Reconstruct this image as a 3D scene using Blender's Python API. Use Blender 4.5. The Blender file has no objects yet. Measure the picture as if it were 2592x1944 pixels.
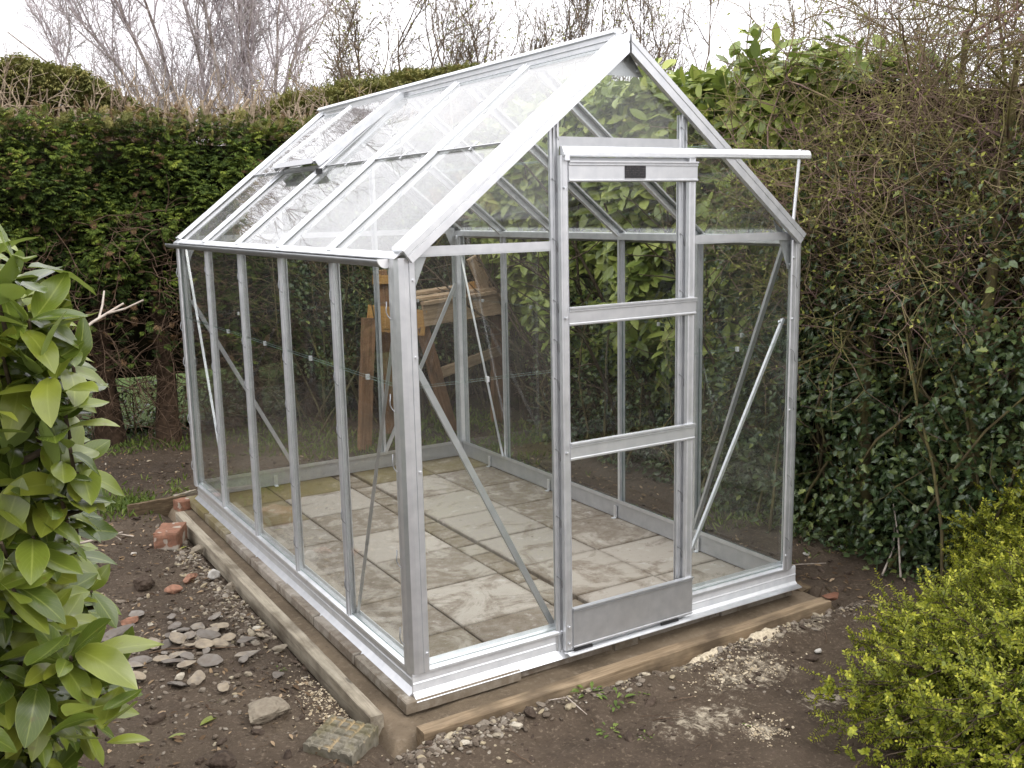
import bpy, math, random
import numpy as np
from mathutils import Matrix, Vector
R = math.radians
rng = np.random.default_rng(7)
random.seed(7)
scene = bpy.context.scene
COL = scene.collection

# ------------------------------------------------------------------ camera
cam = bpy.data.cameras.new('camera'); cam.sensor_width = 36; cam.lens = 35.06
cam.clip_start = .05; cam.clip_end = 600
co = bpy.data.objects.new('camera', cam); COL.objects.link(co); scene.camera = co
az, pt, rl = 0.545623, -0.173028, -0.0205517
f = Vector((math.sin(az)*math.cos(pt), math.cos(az)*math.cos(pt), math.sin(pt)))
r = Vector((math.cos(az), -math.sin(az), 0)); u = r.cross(f)
c_, s_ = math.cos(rl), math.sin(rl)
r2 = c_*r + s_*u; u2 = -s_*r + c_*u
m = Matrix((r2, u2, -f)).transposed().to_4x4(); m.translation = (-1.475, -3.1513, 1.6688)
co.matrix_world = m
# ------------------------------------------------------------------ world: pale overcast
SUN_EL, SUN_ROT = 48, 150          # rotation clockwise from +Y
w = bpy.data.worlds.new('World'); scene.world = w; w.use_nodes = True
nt = w.node_tree; nt.nodes.clear()
def N(nt, t, **k):
    n = nt.nodes.new(t)
    for a, b in k.items(): setattr(n, a, b)
    return n
out = N(nt, 'ShaderNodeOutputWorld'); bg = N(nt, 'ShaderNodeBackground'); bg.inputs[1].default_value = .1
sky = N(nt, 'ShaderNodeTexSky', sky_type='NISHITA', sun_disc=False); sky.sun_elevation = R(SUN_EL); sky.sun_rotation = R(SUN_ROT)
tc = N(nt, 'ShaderNodeTexCoord'); sep = N(nt, 'ShaderNodeSeparateXYZ')
no = N(nt, 'ShaderNodeTexNoise'); no.inputs['Scale'].default_value = 2.2; no.inputs['Detail'].default_value = 5
nt.links.new(tc.outputs['Generated'], sep.inputs[0]); nt.links.new(tc.outputs['Generated'], no.inputs[0])
mr = N(nt, 'ShaderNodeMapRange'); mr.inputs[1].default_value = 0; mr.inputs[2].default_value = 1
mr.inputs[3].default_value = 17; mr.inputs[4].default_value = 33
nt.links.new(sep.outputs[2], mr.inputs[0])
mr2 = N(nt, 'ShaderNodeMapRange'); mr2.inputs[1].default_value = .3; mr2.inputs[2].default_value = .7
mr2.inputs[3].default_value = .82; mr2.inputs[4].default_value = 1.15
nt.links.new(no.outputs[0], mr2.inputs[0])
mu = N(nt, 'ShaderNodeMath', operation='MULTIPLY'); nt.links.new(mr.outputs[0], mu.inputs[0]); nt.links.new(mr2.outputs[0], mu.inputs[1])
cc = N(nt, 'ShaderNodeCombineColor')
for i, k in enumerate((1.0, .985, 1.02)):
    q = N(nt, 'ShaderNodeMath', operation='MULTIPLY'); q.inputs[1].default_value = k
    nt.links.new(mu.outputs[0], q.inputs[0]); nt.links.new(q.outputs[0], cc.inputs[i])
mx = N(nt, 'ShaderNodeMix', data_type='RGBA'); mx.inputs[0].default_value = .93
nt.links.new(sky.outputs[0], mx.inputs[6]); nt.links.new(cc.outputs[0], mx.inputs[7])
nt.links.new(mx.outputs[2], bg.inputs[0]); nt.links.new(bg.outputs[0], out.inputs[0])
# ------------------------------------------------------------------ sun behind cloud
sl = bpy.data.lights.new('sun', 'SUN'); sl.energy = 1.2; sl.angle = R(14); sl.color = (1, .96, .9)
so = bpy.data.objects.new('sun', sl); COL.objects.link(so)
sd = Vector((math.sin(R(SUN_ROT))*math.cos(R(SUN_EL)), math.cos(R(SUN_ROT))*math.cos(R(SUN_EL)), math.sin(R(SUN_EL))))
so.rotation_euler = sd.to_track_quat('Z', 'Y').to_euler(); so.location = (0, 0, 12)
vs = scene.view_settings; vs.view_transform = 'Standard'; vs.look = 'None'; vs.exposure = 0; vs.gamma = 1; vs.use_curve_mapping = False
scene.cycles.transparent_max_bounces = 32; scene.cycles.max_bounces = 8; scene.cycles.use_denoising = True
scene.cycles.sample_clamp_indirect = 6; scene.cycles.caustics_reflective = False; scene.cycles.caustics_refractive = False

# ================================================================== material helpers
class MB:
    def __init__(s, name):
        s.m = bpy.data.materials.new(name); s.m.use_nodes = True; s.t = s.m.node_tree; s.t.nodes.clear()
        s.out = s.n('ShaderNodeOutputMaterial')
    def n(s, t, **k): return N(s.t, t, **k)
    def l(s, a, b): s.t.links.new(a, b)
    def coord(s, scale=(1, 1, 1), kind='Object'):
        tc = s.n('ShaderNodeTexCoord'); mp = s.n('ShaderNodeMapping'); mp.inputs['Scale'].default_value = scale
        s.l(tc.outputs[kind], mp.inputs[0]); return mp.outputs[0]
    def pos(s): return s.n('ShaderNodeNewGeometry').outputs['Position']
    def noise(s, vec, scale, detail=4, rough=.55, dist=0):
        n = s.n('ShaderNodeTexNoise'); n.inputs['Scale'].default_value = scale; n.inputs['Detail'].default_value = detail
        n.inputs['Roughness'].default_value = rough; n.inputs['Distortion'].default_value = dist
        if vec: s.l(vec, n.inputs['Vector'])
        return n.outputs[0]
    def ramp(s, fac, stops):
        n = s.n('ShaderNodeValToRGB'); e = n.color_ramp.elements
        while len(e) < len(stops): e.new(.5)
        for a, (p, c) in zip(e, stops):
            a.position = p; a.color = (c[0], c[1], c[2], 1) if isinstance(c, tuple) else (c, c, c, 1)
        s.l(fac, n.inputs[0]); return n.outputs[0]
    def mix(s, fac, a, b, mode='MIX'):
        n = s.n('ShaderNodeMix', data_type='RGBA', blend_type=mode)
        for i, v in ((0, fac), (6, a), (7, b)):
            if isinstance(v, (int, float)): n.inputs[i].default_value = v if i == 0 else (v, v, v, 1)
            elif isinstance(v, tuple): n.inputs[i].default_value = (*v, 1)
            else: s.l(v, n.inputs[i])
        return n.outputs[2]
    def math(s, op, a, b=0):
        n = s.n('ShaderNodeMath', operation=op)
        for i, v in enumerate((a, b)):
            if isinstance(v, (int, float)): n.inputs[i].default_value = v
            else: s.l(v, n.inputs[i])
        return n.outputs[0]
    def bump(s, h, strength=.3, dist=.01):
        n = s.n('ShaderNodeBump'); n.inputs['Strength'].default_value = strength; n.inputs['Distance'].default_value = dist
        s.l(h, n.inputs['Height']); return n.outputs[0]
    def attr(s, name='luv'):
        n = s.n('ShaderNodeAttribute', attribute_name=name); q = s.n('ShaderNodeSeparateXYZ'); s.l(n.outputs['Vector'], q.inputs[0]); return q.outputs
    def bsdf(s, base, rough=.6, metal=0, normal=None, spec=.5, finish=True):
        p = s.n('ShaderNodeBsdfPrincipled')
        for key, v in (('Base Color', base), ('Roughness', rough), ('Metallic', metal), ('Specular IOR Level', spec)):
            if isinstance(v, tuple): p.inputs[key].default_value = (*v, 1)
            elif isinstance(v, (int, float)): p.inputs[key].default_value = (v, v, v, 1) if key == 'Base Color' else v
            else: s.l(v, p.inputs[key])
        if normal: s.l(normal, p.inputs['Normal'])
        if finish: s.l(p.outputs[0], s.out.inputs[0])
        return p

def alu(name, base=.74, rough=.33, metal=.75):
    b = MB(name)
    v = b.coord((1, 1, 1)); n1 = b.noise(b.coord((14, 14, 14)), 1.5, 4); n2 = b.noise(b.pos(), 90, 2)
    n3 = b.noise(b.coord((70, 70, 2.5)), 1, 3); n4 = b.noise(b.pos(), 5, 5, .65)
    col = b.ramp(b.math('ADD', b.math('MULTIPLY', n1, .85), b.math('MULTIPLY', n3, .15)), [(.34, (base*.88, base*.905, base*.93)), (.66, (base*1.02, base*1.035, base*1.05))])
    col = b.mix(b.ramp(n4, [(.52, .0), (.68, .1)]), col, (base*.6, base*.61, base*.61))
    rg = b.math('ADD', b.math('ADD', b.math('MULTIPLY', n1, .12), b.math('MULTIPLY', n4, .22)), rough-.16)
    b.bsdf(col, rg, metal, None); return b.m
M = {}
M['alu'] = alu('brushed_aluminium', .7, .4); M['alu_dull'] = alu('dull_aluminium', .56, .45); M['alu_bright'] = alu('bright_aluminium', .84, .32); M['alu_base'] = alu('base_aluminium', .8, .45, .45); M['gutter'] = alu('gutter_aluminium', .36, .4)
def glass(name='window_glass', dst=.01):
    b = MB(name)
    g = b.n('ShaderNodeNewGeometry'); dot = b.n('ShaderNodeVectorMath', operation='DOT_PRODUCT')
    b.l(g.outputs['Normal'], dot.inputs[0]); b.l(g.outputs['Incoming'], dot.inputs[1])
    c = b.math('ABSOLUTE', dot.outputs['Value']); k = b.math('POWER', b.math('SUBTRACT', 1, c), 5)
    fr = b.math('ADD', b.math('MULTIPLY', k, .96), .04)
    tr = b.n('ShaderNodeBsdfTransparent'); tr.inputs[0].default_value = (.98, .99, .985, 1)
    gl = b.n('ShaderNodeBsdfGlossy'); gl.inputs['Roughness'].default_value = .015
    
    ms = b.n('ShaderNodeMixShader'); b.l(fr, ms.inputs[0]); b.l(tr.outputs[0], ms.inputs[1]); b.l(gl.outputs[0], ms.inputs[2])
    df = b.n('ShaderNodeBsdfDiffuse'); df.inputs[0].default_value = (.8, .8, .78, 1)
    dust = b.math('MULTIPLY', b.ramp(b.noise(b.pos(), 2.3, 5), [(.4, .2), (.75, 1.0)]), dst)
    m2 = b.n('ShaderNodeMixShader'); b.l(dust, m2.inputs[0]); b.l(ms.outputs[0], m2.inputs[1]); b.l(df.outputs[0], m2.inputs[2])
    b.l(m2.outputs[0], b.out.inputs[0]); return b.m
M['glass'] = glass(); M['roof_glass'] = glass('roof_glass', .085)
b = MB('glass_edge'); b.bsdf((.1, .19, .165), .3); M['gedge'] = b.m
b = MB('black_rubber'); b.bsdf((.012, .012, .013), .5); M['black'] = b.m
b = MB('white_plastic'); b.bsdf((.8, .8, .8), .35); M['white'] = b.m
b = MB('black_plate')
v = b.coord((1, 1, 1)); sp = b.n('ShaderNodeSeparateXYZ'); b.l(v, sp.inputs[0])
rows = b.math('GREATER_THAN', b.math('FRACT', b.math('MULTIPLY', sp.outputs[2], 150)), .5)
words = b.math('GREATER_THAN', b.noise(b.coord((220, 1, 150)), 1, 2), .52)
b.bsdf(b.mix(b.math('MULTIPLY', rows, words), (.008, .008, .01), (.07, .06, .06)), .35); M['plate'] = b.m

def wood(name, cols, grain=1., rough=.8, dirt=(.06, .045, .03), dirtamt=.5):
    b = MB(name)
    v = b.coord((1.6, 26*grain, 26*grain)); g = b.noise(v, 2.2, 6, .65, .8); big = b.noise(b.coord((3, 5, 5)), 1.6, 4)
    col = b.ramp(g, [(.28, cols[0]), (.5, cols[1]), (.74, cols[2])])
    kv = b.n('ShaderNodeTexVoronoi'); kv.inputs['Scale'].default_value = 1; b.l(b.coord((3.2, 13, 13)), kv.inputs['Vector'])
    kn = b.ramp(kv.outputs['Distance'], [(.06, 1.0), (.13, .0)])
    col = b.mix(b.math('MULTIPLY', kn, .75), col, tuple(x*.35 for x in cols[0]))
    col = b.mix(b.math('MULTIPLY', b.ramp(big, [(.45, .0), (.68, 1.0)]), dirtamt), col, dirt)
    b.bsdf(col, rough, 0, b.bump(g, .35, .002), .25); return b.m
M['board'] = wood('weathered_softwood', [(.15, .105, .062), (.27, .2, .125), (.37, .285, .185)], dirt=(.075, .055, .036), dirtamt=.8)
M['board_grey'] = wood('grey_softwood', [(.19, .16, .12), (.33, .29, .22), (.42, .38, .3)], dirt=(.085, .065, .042), dirtamt=.7)
M['board_rot'] = wood('rotten_softwood', [(.05, .035, .02), (.12, .085, .05), (.22, .17, .1)])
M['old_grey'] = wood('old_grey_timber', [(.24, .165, .095), (.38, .27, .165), (.5, .38, .25)])
M['old_brown'] = wood('old_brown_timber', [(.15, .08, .042), (.27, .15, .08), (.36, .22, .13)])
M['orange'] = wood('orange_stained_timber', [(.3, .15, .045), (.45, .25, .08), (.52, .31, .11)], dirtamt=.2)

def leafmat(name, stops, rough=.35, trans=.25, vein=None, spec=.5, under=None, tint=.0):
    b = MB(name); a = b.attr()
    col = b.ramp(a[2], stops)
    if vein:
        d = b.math('ABSOLUTE', b.math('SUBTRACT', a[0], .5))
        mid = b.ramp(d, [(.0, 1.0), (.045, .0)])
        side = b.math('FRACT', b.math('ADD', b.math('MULTIPLY', a[1], 9), b.math('MULTIPLY', d, -7)))
        sv = b.ramp(side, [(.0, 1.0), (.1, .0), (.9, .0), (1., 1.)])
        col = b.mix(b.math('MULTIPLY', sv, .16), col, vein); col = b.mix(b.math('MULTIPLY', mid, .5), col, vein)
        edge = b.ramp(d, [(.46, .0), (.5, 1.0)]); col = b.mix(b.math('MULTIPLY', edge, .4), col, vein)
        bl = b.ramp(b.noise(b.pos(), 60, 3), [(.63, .0), (.72, 1.0)]); col = b.mix(b.math('MULTIPLY', bl, .45), col, (.12, .075, .02)); tn = b.noise(b.pos(), 7, 3); col = b.mix(b.ramp(tn, [(.35, .35), (.6, .0)]), col, (.03, .05, .012))
    if under:
        g = b.n('ShaderNodeNewGeometry'); col = b.mix(g.outputs['Backfacing'], col, under)
    rr = b.math('ADD', b.math('MULTIPLY', a[2], .15), rough-.07)
    p = b.bsdf(col, rr, 0, None, spec, finish=False)
    t = b.n('ShaderNodeBsdfTranslucent'); b.l(b.mix(.5, col, (.35, .45, .05), 'MIX'), t.inputs[0])
    ms = b.n('ShaderNodeMixShader'); ms.inputs[0].default_value = trans*.5
    b.l(p.outputs[0], ms.inputs[1]); b.l(t.outputs[0], ms.inputs[2]); b.l(ms.outputs[0], b.out.inputs[0])
    return b.m
M['laurel'] = leafmat('laurel_leaf', [(0, (.03, .05, .01)), (.38, (.095, .135, .018)), (.78, (.2, .23, .028)), (.96, (.3, .31, .045)), (1, (.4, .3, .03))],
                      .28, .35, (.34, .38, .09), .5, (.19, .25, .07))
M['laurel_far'] = leafmat('laurel_hedge_leaf', [(0, (.055, .085, .017)), (.35, (.15, .2, .035)), (.75, (.28, .33, .07)), (1, (.42, .45, .12))], .4, .3, None, .5, (.17, .23, .07))
M['conifer'] = leafmat('conifer_foliage', [(0, (.013, .024, .007)), (.35, (.045, .075, .013)), (.65, (.125, .17, .026)), (1, (.31, .34, .05))], .7, .2, None, .2)
M['conifer_top'] = leafmat('conifer_top_foliage', [(0, (.07, .075, .025)), (.4, (.15, .155, .05)), (.75, (.25, .235, .08)), (1, (.26, .18, .08))], .75, .2, None, .2)
M['conifer_dead'] = leafmat('dead_conifer_foliage', [(0, (.06, .035, .018)), (.5, (.13, .08, .042)), (1, (.23, .16, .09))], .85, .1, None, .1)
M['golden'] = leafmat('golden_leaf', [(0, (.04, .065, .01)), (.3, (.16, .19, .02)), (.7, (.31, .325, .028)), (1, (.47, .44, .045))], .45, .35, None, .35)
M['holly'] = leafmat('holly_leaf', [(0, (.018, .034, .014)), (.45, (.055, .09, .034)), (.8, (.12, .155, .05)), (1, (.26, .3, .07))], .3, .1, None, .6)
M['bud'] = leafmat('bud_leaf', [(0, (.14, .15, .03)), (.5, (.24, .26, .05)), (1, (.36, .36, .08))], .6, .3, None, .3)
M['grass'] = leafmat('grass_blade', [(0, (.05, .08, .015)), (.6, (.11, .165, .03)), (1, (.2, .24, .06))], .6, .35, None, .3)
M['litter'] = leafmat('dead_leaf_litter', [(0, (.05, .03, .018)), (.45, (.14, .09, .05)), (.8, (.28, .2, .12)), (1, (.4, .3, .2))], .8, .1, None, .2)
def bark(name, c1, c2, sc=30, c3=None):
    b = MB(name); p = b.pos(); n1 = b.noise(p, sc, 5); col = b.ramp(n1, [(.35, c1), (.65, c2)])
    if c3: col = b.mix(b.ramp(b.noise(p, 5, 4), [(.42, .0), (.6, 1.0)]), col, c3)
    b.bsdf(col, .9, 0, b.bump(n1, .5, .01), .15); return b.m
M['bark_dark'] = bark('dark_conifer_bark', (.03, .02, .013), (.085, .055, .035), 22)
M['bark_grey'] = bark('pale_cut_wood', (.2, .15, .1), (.42, .34, .25), 40)
M['bark_twig'] = bark('dead_twig_bark', (.07, .045, .028), (.16, .11, .075), 30)
M['bark_birch'] = bark('birch_bark', (.17, .13, .11), (.42, .36, .32), 6)
M['bark_purple'] = bark('birch_twig_bark', (.34, .29, .3), (.52, .46, .47), 8)
M['bark_moss'] = bark('mossy_bark', (.085, .075, .032), (.19, .165, .07), 25, (.12, .095, .055))
M['bark_haw'] = bark('hawthorn_twig_bark', (.1, .065, .054), (.25, .165, .14), 12, (.2, .18, .07))
M['bark_laurel'] = bark('laurel_stem_bark', (.04, .03, .02), (.1, .075, .05), 40)
M['bark_pale'] = bark('pale_dead_stem', (.3, .25, .2), (.5, .44, .38), 40)
M['bark_shrub'] = bark('shrub_twig_bark', (.1, .075, .055), (.24, .185, .13), 9)

def soilmat():
    b = MB('garden_soil'); p = b.pos()
    n1 = b.noise(p, 1.3, 6, .6); n2 = b.noise(p, 14, 6, .65); n3 = b.noise(p, 70, 4, .6)
    col = b.ramp(n1, [(.32, (.03, .021, .0135)), (.5, (.057, .041, .027)), (.7, (.095, .072, .049))])
    col = b.mix(b.ramp(n2, [(.35, .0), (.7, .5)]), col, (.1, .074, .053))
    col = b.mix(b.ramp(n3, [(.56, .0), (.7, .65)]), col, (.19, .15, .105))
    col = b.mix(b.ramp(n3, [(.25, .7), (.38, .0)]), col, (.022, .015, .011))
    # pale sand and sawdust spilt in front of the door
    sp = b.n('ShaderNodeSeparateXYZ'); b.l(p, sp.inputs[0])
    msk = None
    for (x, y, rx, ry) in ((1.24, -.45, .3, .17), (.97, -.8, .12, .09), (1.37, -.75, .2, .12), (.85, -.62, .3, .16), (1.5, -.3, .28, .07), (1.1, -.25, .4, .08), (1.75, -.28, .2, .1)):
        dx = b.math('DIVIDE', b.math('SUBTRACT', sp.outputs[0], x), rx); dy = b.math('DIVIDE', b.math('SUBTRACT', sp.outputs[1], y), ry)
        d = b.math('SUBTRACT', 1, b.math('ADD', b.math('MULTIPLY', dx, dx), b.math('MULTIPLY', dy, dy)))
        d = b.math('MAXIMUM', d, 0); msk = d if msk is None else b.math('MAXIMUM', msk, d)
    sn = b.noise(p, 28, 7, .75, .5)
    k = b.ramp(b.math('ADD', b.math('MULTIPLY', msk, .2), sn), [(.64, .0), (.86, .9)])
    col = b.mix(b.math('MULTIPLY', k, b.math('MINIMUM', b.math('MULTIPLY', msk, 3), 1)), col, (.5, .44, .33))
    h = b.math('ADD', b.math('MULTIPLY', n2, .6), b.math('MULTIPLY', n3, .4))
    b.bsdf(col, .88, 0, b.bump(h, .9, .02), .25); return b.m
M['soil'] = soilmat()
b = MB('damp_sand'); p = b.pos(); n1 = b.noise(p, 5, 6); n2 = b.noise(p, 45, 5); n3 = b.noise(p, 160, 3)
col = b.ramp(n1, [(.3, (.12, .092, .062)), (.7, (.2, .155, .105))]); col = b.mix(b.ramp(n2, [(.55, .0), (.75, .5)]), col, (.28, .23, .17)); col = b.mix(b.ramp(n2, [(.25, .5), (.4, .0)]), col, (.07, .05, .035))
b.bsdf(col, .9, 0, b.bump(b.math('ADD', n2, b.math('MULTIPLY', n3, .5)), .6, .008), .2); M['sand'] = b.m
b = MB('lawn_grass'); p = b.pos(); n1 = b.noise(p, 3, 5); n2 = b.noise(p, 60, 4)
b.bsdf(b.mix(n2, b.ramp(n1, [(.3, (.07, .12, .015)), (.7, (.14, .2, .03))]), (.04, .07, .012)), .8, 0, b.bump(n2, 1, .03), .2); M['lawn'] = b.m
def slabmat():
    b = MB('concrete_slab'); p = b.pos(); a = b.attr()
    n1 = b.noise(p, 3.6, 8, .68, .9); n2 = b.noise(p, 22, 6, .7); n3 = b.noise(p, 110, 3)
    off = b.math('MULTIPLY', b.math('FRACT', b.math('MULTIPLY', a[2], 7.3)), .26)
    base = b.ramp(a[2], [(0, (.31, .28, .235)), (.35, (.385, .35, .3)), (.7, (.35, .318, .265)), (1, (.42, .38, .325))])
    base = b.mix(b.math('MULTIPLY', b.ramp(n2, [(.4, .0), (.7, .6)]), .5), base, (.3, .265, .21))
    dirt = b.ramp(b.math('ADD', n1, b.math('SUBTRACT', off, .06)), [(.49, .0), (.57, .8), (.75, 1.0)])
    col = b.mix(b.math('MULTIPLY', dirt, b.ramp(n2, [(.3, .35), (.6, .8)])), base, (.13, .095, .062))
    spots = b.ramp(b.noise(p, 38, 4, .6, 1), [(.66, .0), (.72, .8)]); col = b.mix(spots, col, (.07, .05, .035))
    whit = b.ramp(b.noise(p, 9, 6, .7), [(.58, .0), (.68, .6)]); col = b.mix(whit, col, (.52, .49, .44))
    col = b.mix(b.math('MULTIPLY', a[0], b.ramp(n1, [(.3, .5), (.6, .95)])), col, (.17, .14, .045))
    # dirt gathered in the seams (a[1] = distance from the slab's edge)
    col = b.mix(b.math('MULTIPLY', b.ramp(a[1], [(.0, .5), (.06, .0)]), b.ramp(n2, [(.35, .2), (.6, .9)])), col, (.13, .1, .07))
    b.bsdf(col, .85, 0, b.bump(b.math('ADD', n2, b.math('MULTIPLY', n3, .6)), .35, .004), .25); return b.m
M['slab'] = slabmat()
def stonemat(name, stops, sc=20):
    b = MB(name); a = b.attr(); p = b.pos(); n = b.noise(p, sc, 5); col = b.ramp(a[2], stops)
    col = b.mix(b.ramp(n, [(.4, .0), (.7, .5)]), col, (.12, .09, .065)); b.bsdf(col, .85, 0, b.bump(n, .5, .006), .25); return b.m
M['gravel'] = stonemat('gravel_stone', [(0, (.07, .055, .04)), (.4, (.15, .12, .09)), (.78, (.27, .24, .195)), (.95, (.36, .3, .19)), (1, (.55, .52, .46))], 60)
M['slate'] = stonemat('slate_stone', [(0, (.13, .115, .1)), (.6, (.22, .2, .175)), (1, (.3, .25, .18))], 35)
M['rubble'] = stonemat('rubble_concrete', [(0, (.16, .135, .1)), (1, (.26, .225, .17))], 45)
M['pebble'] = stonemat('pale_pebble', [(0, (.42, .4, .36)), (1, (.6, .58, .53))], 20)
b = MB('red_brick'); a = b.attr(); n = b.noise(b.coord(), 40, 5); col = b.mix(b.ramp(n, [(.35, .0), (.65, .6)]), b.ramp(a[2], [(0, (.2, .09, .055)), (1, (.36, .19, .125))]), (.13, .08, .055)); mo = b.math('MULTIPLY', b.math('GREATER_THAN', a[0], .501), a[0])
col = b.mix(mo, col, (.38, .34, .28)); b.bsdf(col, .9, 0, b.bump(n, .6, .005), .2); M['brick'] = b.m
M['clod'] = stonemat('dark_soil_clod', [(0, (.035, .024, .017)), (1, (.06, .042, .03))], 60)
M['sawdust'] = stonemat('sawdust_crumb', [(0, (.4, .32, .2)), (1, (.62, .54, .4))], 90)

# ================================================================== geometry helpers
class Geo:
    """accumulates faces; luv = per-vertex (u, v, random)"""
    def __init__(s): s.v = []; s.lv = []; s.sz = []; s.a = []; s.mi = []; s.n = 0; s.sm = []
    def add(s, V, F, A=None, mi=0, smooth=False):
        V = np.asarray(V, float).reshape(-1, 3)
        if A is None: A = np.tile([.5, .5, .5], (len(V), 1))
        s.v.append(V); s.a.append(np.asarray(A, float))
        if isinstance(F, np.ndarray):
            s.lv.append((F+s.n).ravel()); s.sz.append(np.full(len(F), F.shape[1])); nf = len(F)
        else:
            s.lv.append(np.array([i+s.n for q in F for i in q])); s.sz.append(np.array([len(q) for q in F])); nf = len(F)
        s.mi.append(np.full(nf, mi)); s.sm.append(np.full(nf, smooth)); s.n += len(V); return s
    def build(s, name, mats, parent=None, origin=None):
        V = np.concatenate(s.v); A = np.concatenate(s.a); L = np.concatenate(s.lv).astype(np.int32); S = np.concatenate(s.sz).astype(np.int32)
        if origin is None and parent is None:
            origin = np.array([(V[:, 0].min()+V[:, 0].max())/2, (V[:, 1].min()+V[:, 1].max())/2, V[:, 2].min()])
        if origin is not None: V = V-np.array(origin)
        me = bpy.data.meshes.new(name); me.vertices.add(len(V)); me.vertices.foreach_set('co', V.astype(np.float32).ravel())
        me.loops.add(len(L)); me.loops.foreach_set('vertex_index', L)
        me.polygons.add(len(S)); st = np.concatenate([[0], np.cumsum(S)[:-1]]).astype(np.int32)
        me.polygons.foreach_set('loop_start', st); me.polygons.foreach_set('material_index', np.concatenate(s.mi).astype(np.int32))
        me.polygons.foreach_set('use_smooth', np.concatenate(s.sm))
        at = me.attributes.new('luv', 'FLOAT_VECTOR', 'POINT'); at.data.foreach_set('vector', A.astype(np.float32).ravel())
        me.update(calc_edges=True); me.validate()
        for q in (mats if isinstance(mats, (list, tuple)) else [mats]): me.materials.append(q)
        o = bpy.data.objects.new(name, me); COL.objects.link(o)
        if parent is not None:
            o.parent = parent
            # parents stand at their base: children keep world coordinates
            if origin is None: o.location = -Vector(wloc(parent))
            else: o.location = Vector(origin)-Vector(wloc(parent))
        else: o.location = origin
        return o
def wloc(o):
    v = Vector(o.location)
    while o.parent is not None: o = o.parent; v += Vector(o.location)
    return v
def tag(o, label=None, cat=None, group=None, kind=None):
    if label: o['label'] = label
    if cat: o['category'] = cat
    if group: o['group'] = group
    if kind: o['kind'] = kind
    return o
def thing(name, label, cat, loc=(0, 0, 0), group=None):
    o = bpy.data.objects.new(name, None); COL.objects.link(o); o.location = loc; o.empty_display_size = .1
    return tag(o, label, cat, group)
def vec(*a): return np.array(a, float)
def nrm(v): return v/np.maximum(np.linalg.norm(v, axis=-1, keepdims=True), 1e-9)
BF = [(0, 3, 2, 1), (4, 5, 6, 7), (0, 1, 5, 4), (1, 2, 6, 5), (2, 3, 7, 6), (3, 0, 4, 7)]
def box(g, lo, hi, mi=0):
    x0, y0, z0 = lo; x1, y1, z1 = hi
    return g.add([(x0, y0, z0), (x1, y0, z0), (x1, y1, z0), (x0, y1, z0), (x0, y0, z1), (x1, y0, z1), (x1, y1, z1), (x0, y1, z1)], BF, mi=mi)
def prism(g, prof, p0, p1, side, mi=0, m0=(0, 0), m1=(0, 0)):
    """extrude 2-D outline (a along side, b along side x dir) from p0 to p1; m0/m1: mitre (shift along axis per a, per b)"""
    p0, p1, side = vec(*p0), vec(*p1), vec(*side); d = nrm(p1-p0); side = nrm(side-d*(side@d)); nn = np.cross(side, d)
    n = len(prof); a = [p0+side*x+nn*y+d*(m0[0]*x+m0[1]*y) for x, y in prof]; b_ = [p1+side*x+nn*y+d*(m1[0]*x+m1[1]*y) for x, y in prof]
    F = [(i, (i+1) % n, n+(i+1) % n, n+i) for i in range(n)] + [tuple(range(n))[::-1], tuple(range(n, 2*n))]
    return g.add(a+b_, F, mi=mi)
def tubes(g, P, Rr, sides=3, mi=0, rnd=None, smooth=True):
    P = np.asarray(P, float); n, k, _ = P.shape; Rr = np.broadcast_to(np.asarray(Rr, float), (n, k))
    T = np.empty_like(P); T[:, 1:-1] = P[:, 2:]-P[:, :-2]; T[:, 0] = P[:, 1]-P[:, 0]; T[:, -1] = P[:, -1]-P[:, -2]; T = nrm(T)
    ref = np.where(np.abs(T[:, :1, 2:3]) > .9, vec(1, 0, 0), vec(0, 0, 1)); ref = np.broadcast_to(ref, T.shape)
    A = nrm(np.cross(T, ref)); B = np.cross(T, A)
    th = np.arange(sides)/sides*2*np.pi
    V = P[:, :, None]+Rr[:, :, None, None]*(A[:, :, None]*np.cos(th)[:, None]+B[:, :, None]*np.sin(th)[:, None])
    idx = np.arange(n*k*sides).reshape(n, k, sides); nx = np.roll(idx, -1, 2)
    F = np.stack([idx[:, :-1], nx[:, :-1], nx[:, 1:], idx[:, 1:]], -1).reshape(-1, 4)
    rn = (rng.random(n) if rnd is None else rnd)[:, None, None]*np.ones((n, k, sides))
    At = np.stack([np.full_like(rn, .5), np.broadcast_to(np.linspace(0, 1, k)[None, :, None], rn.shape), rn], -1)
    g.add(V.reshape(-1, 3), F, At.reshape(-1, 3), mi, smooth)
    if sides > 3:
        e = idx[:, -1]; g.add(V[:, -1].reshape(-1, 3), np.arange(n*sides).reshape(n, sides), At[:, -1].reshape(-1, 3), mi)
    return g
def polylines(base, dirs, length, k=5, wig=.15, up=0., droop=0.):
    n = len(base); P = np.empty((n, k, 3)); P[:, 0] = base; d = nrm(dirs); st = (np.broadcast_to(length, (n,))/(k-1))[:, None]
    for i in range(1, k):
        d = nrm(d+rng.normal(0, wig, (n, 3))+vec(0, 0, up-droop*i/k)); P[:, i] = P[:, i-1]+d*st
    return P
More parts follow.
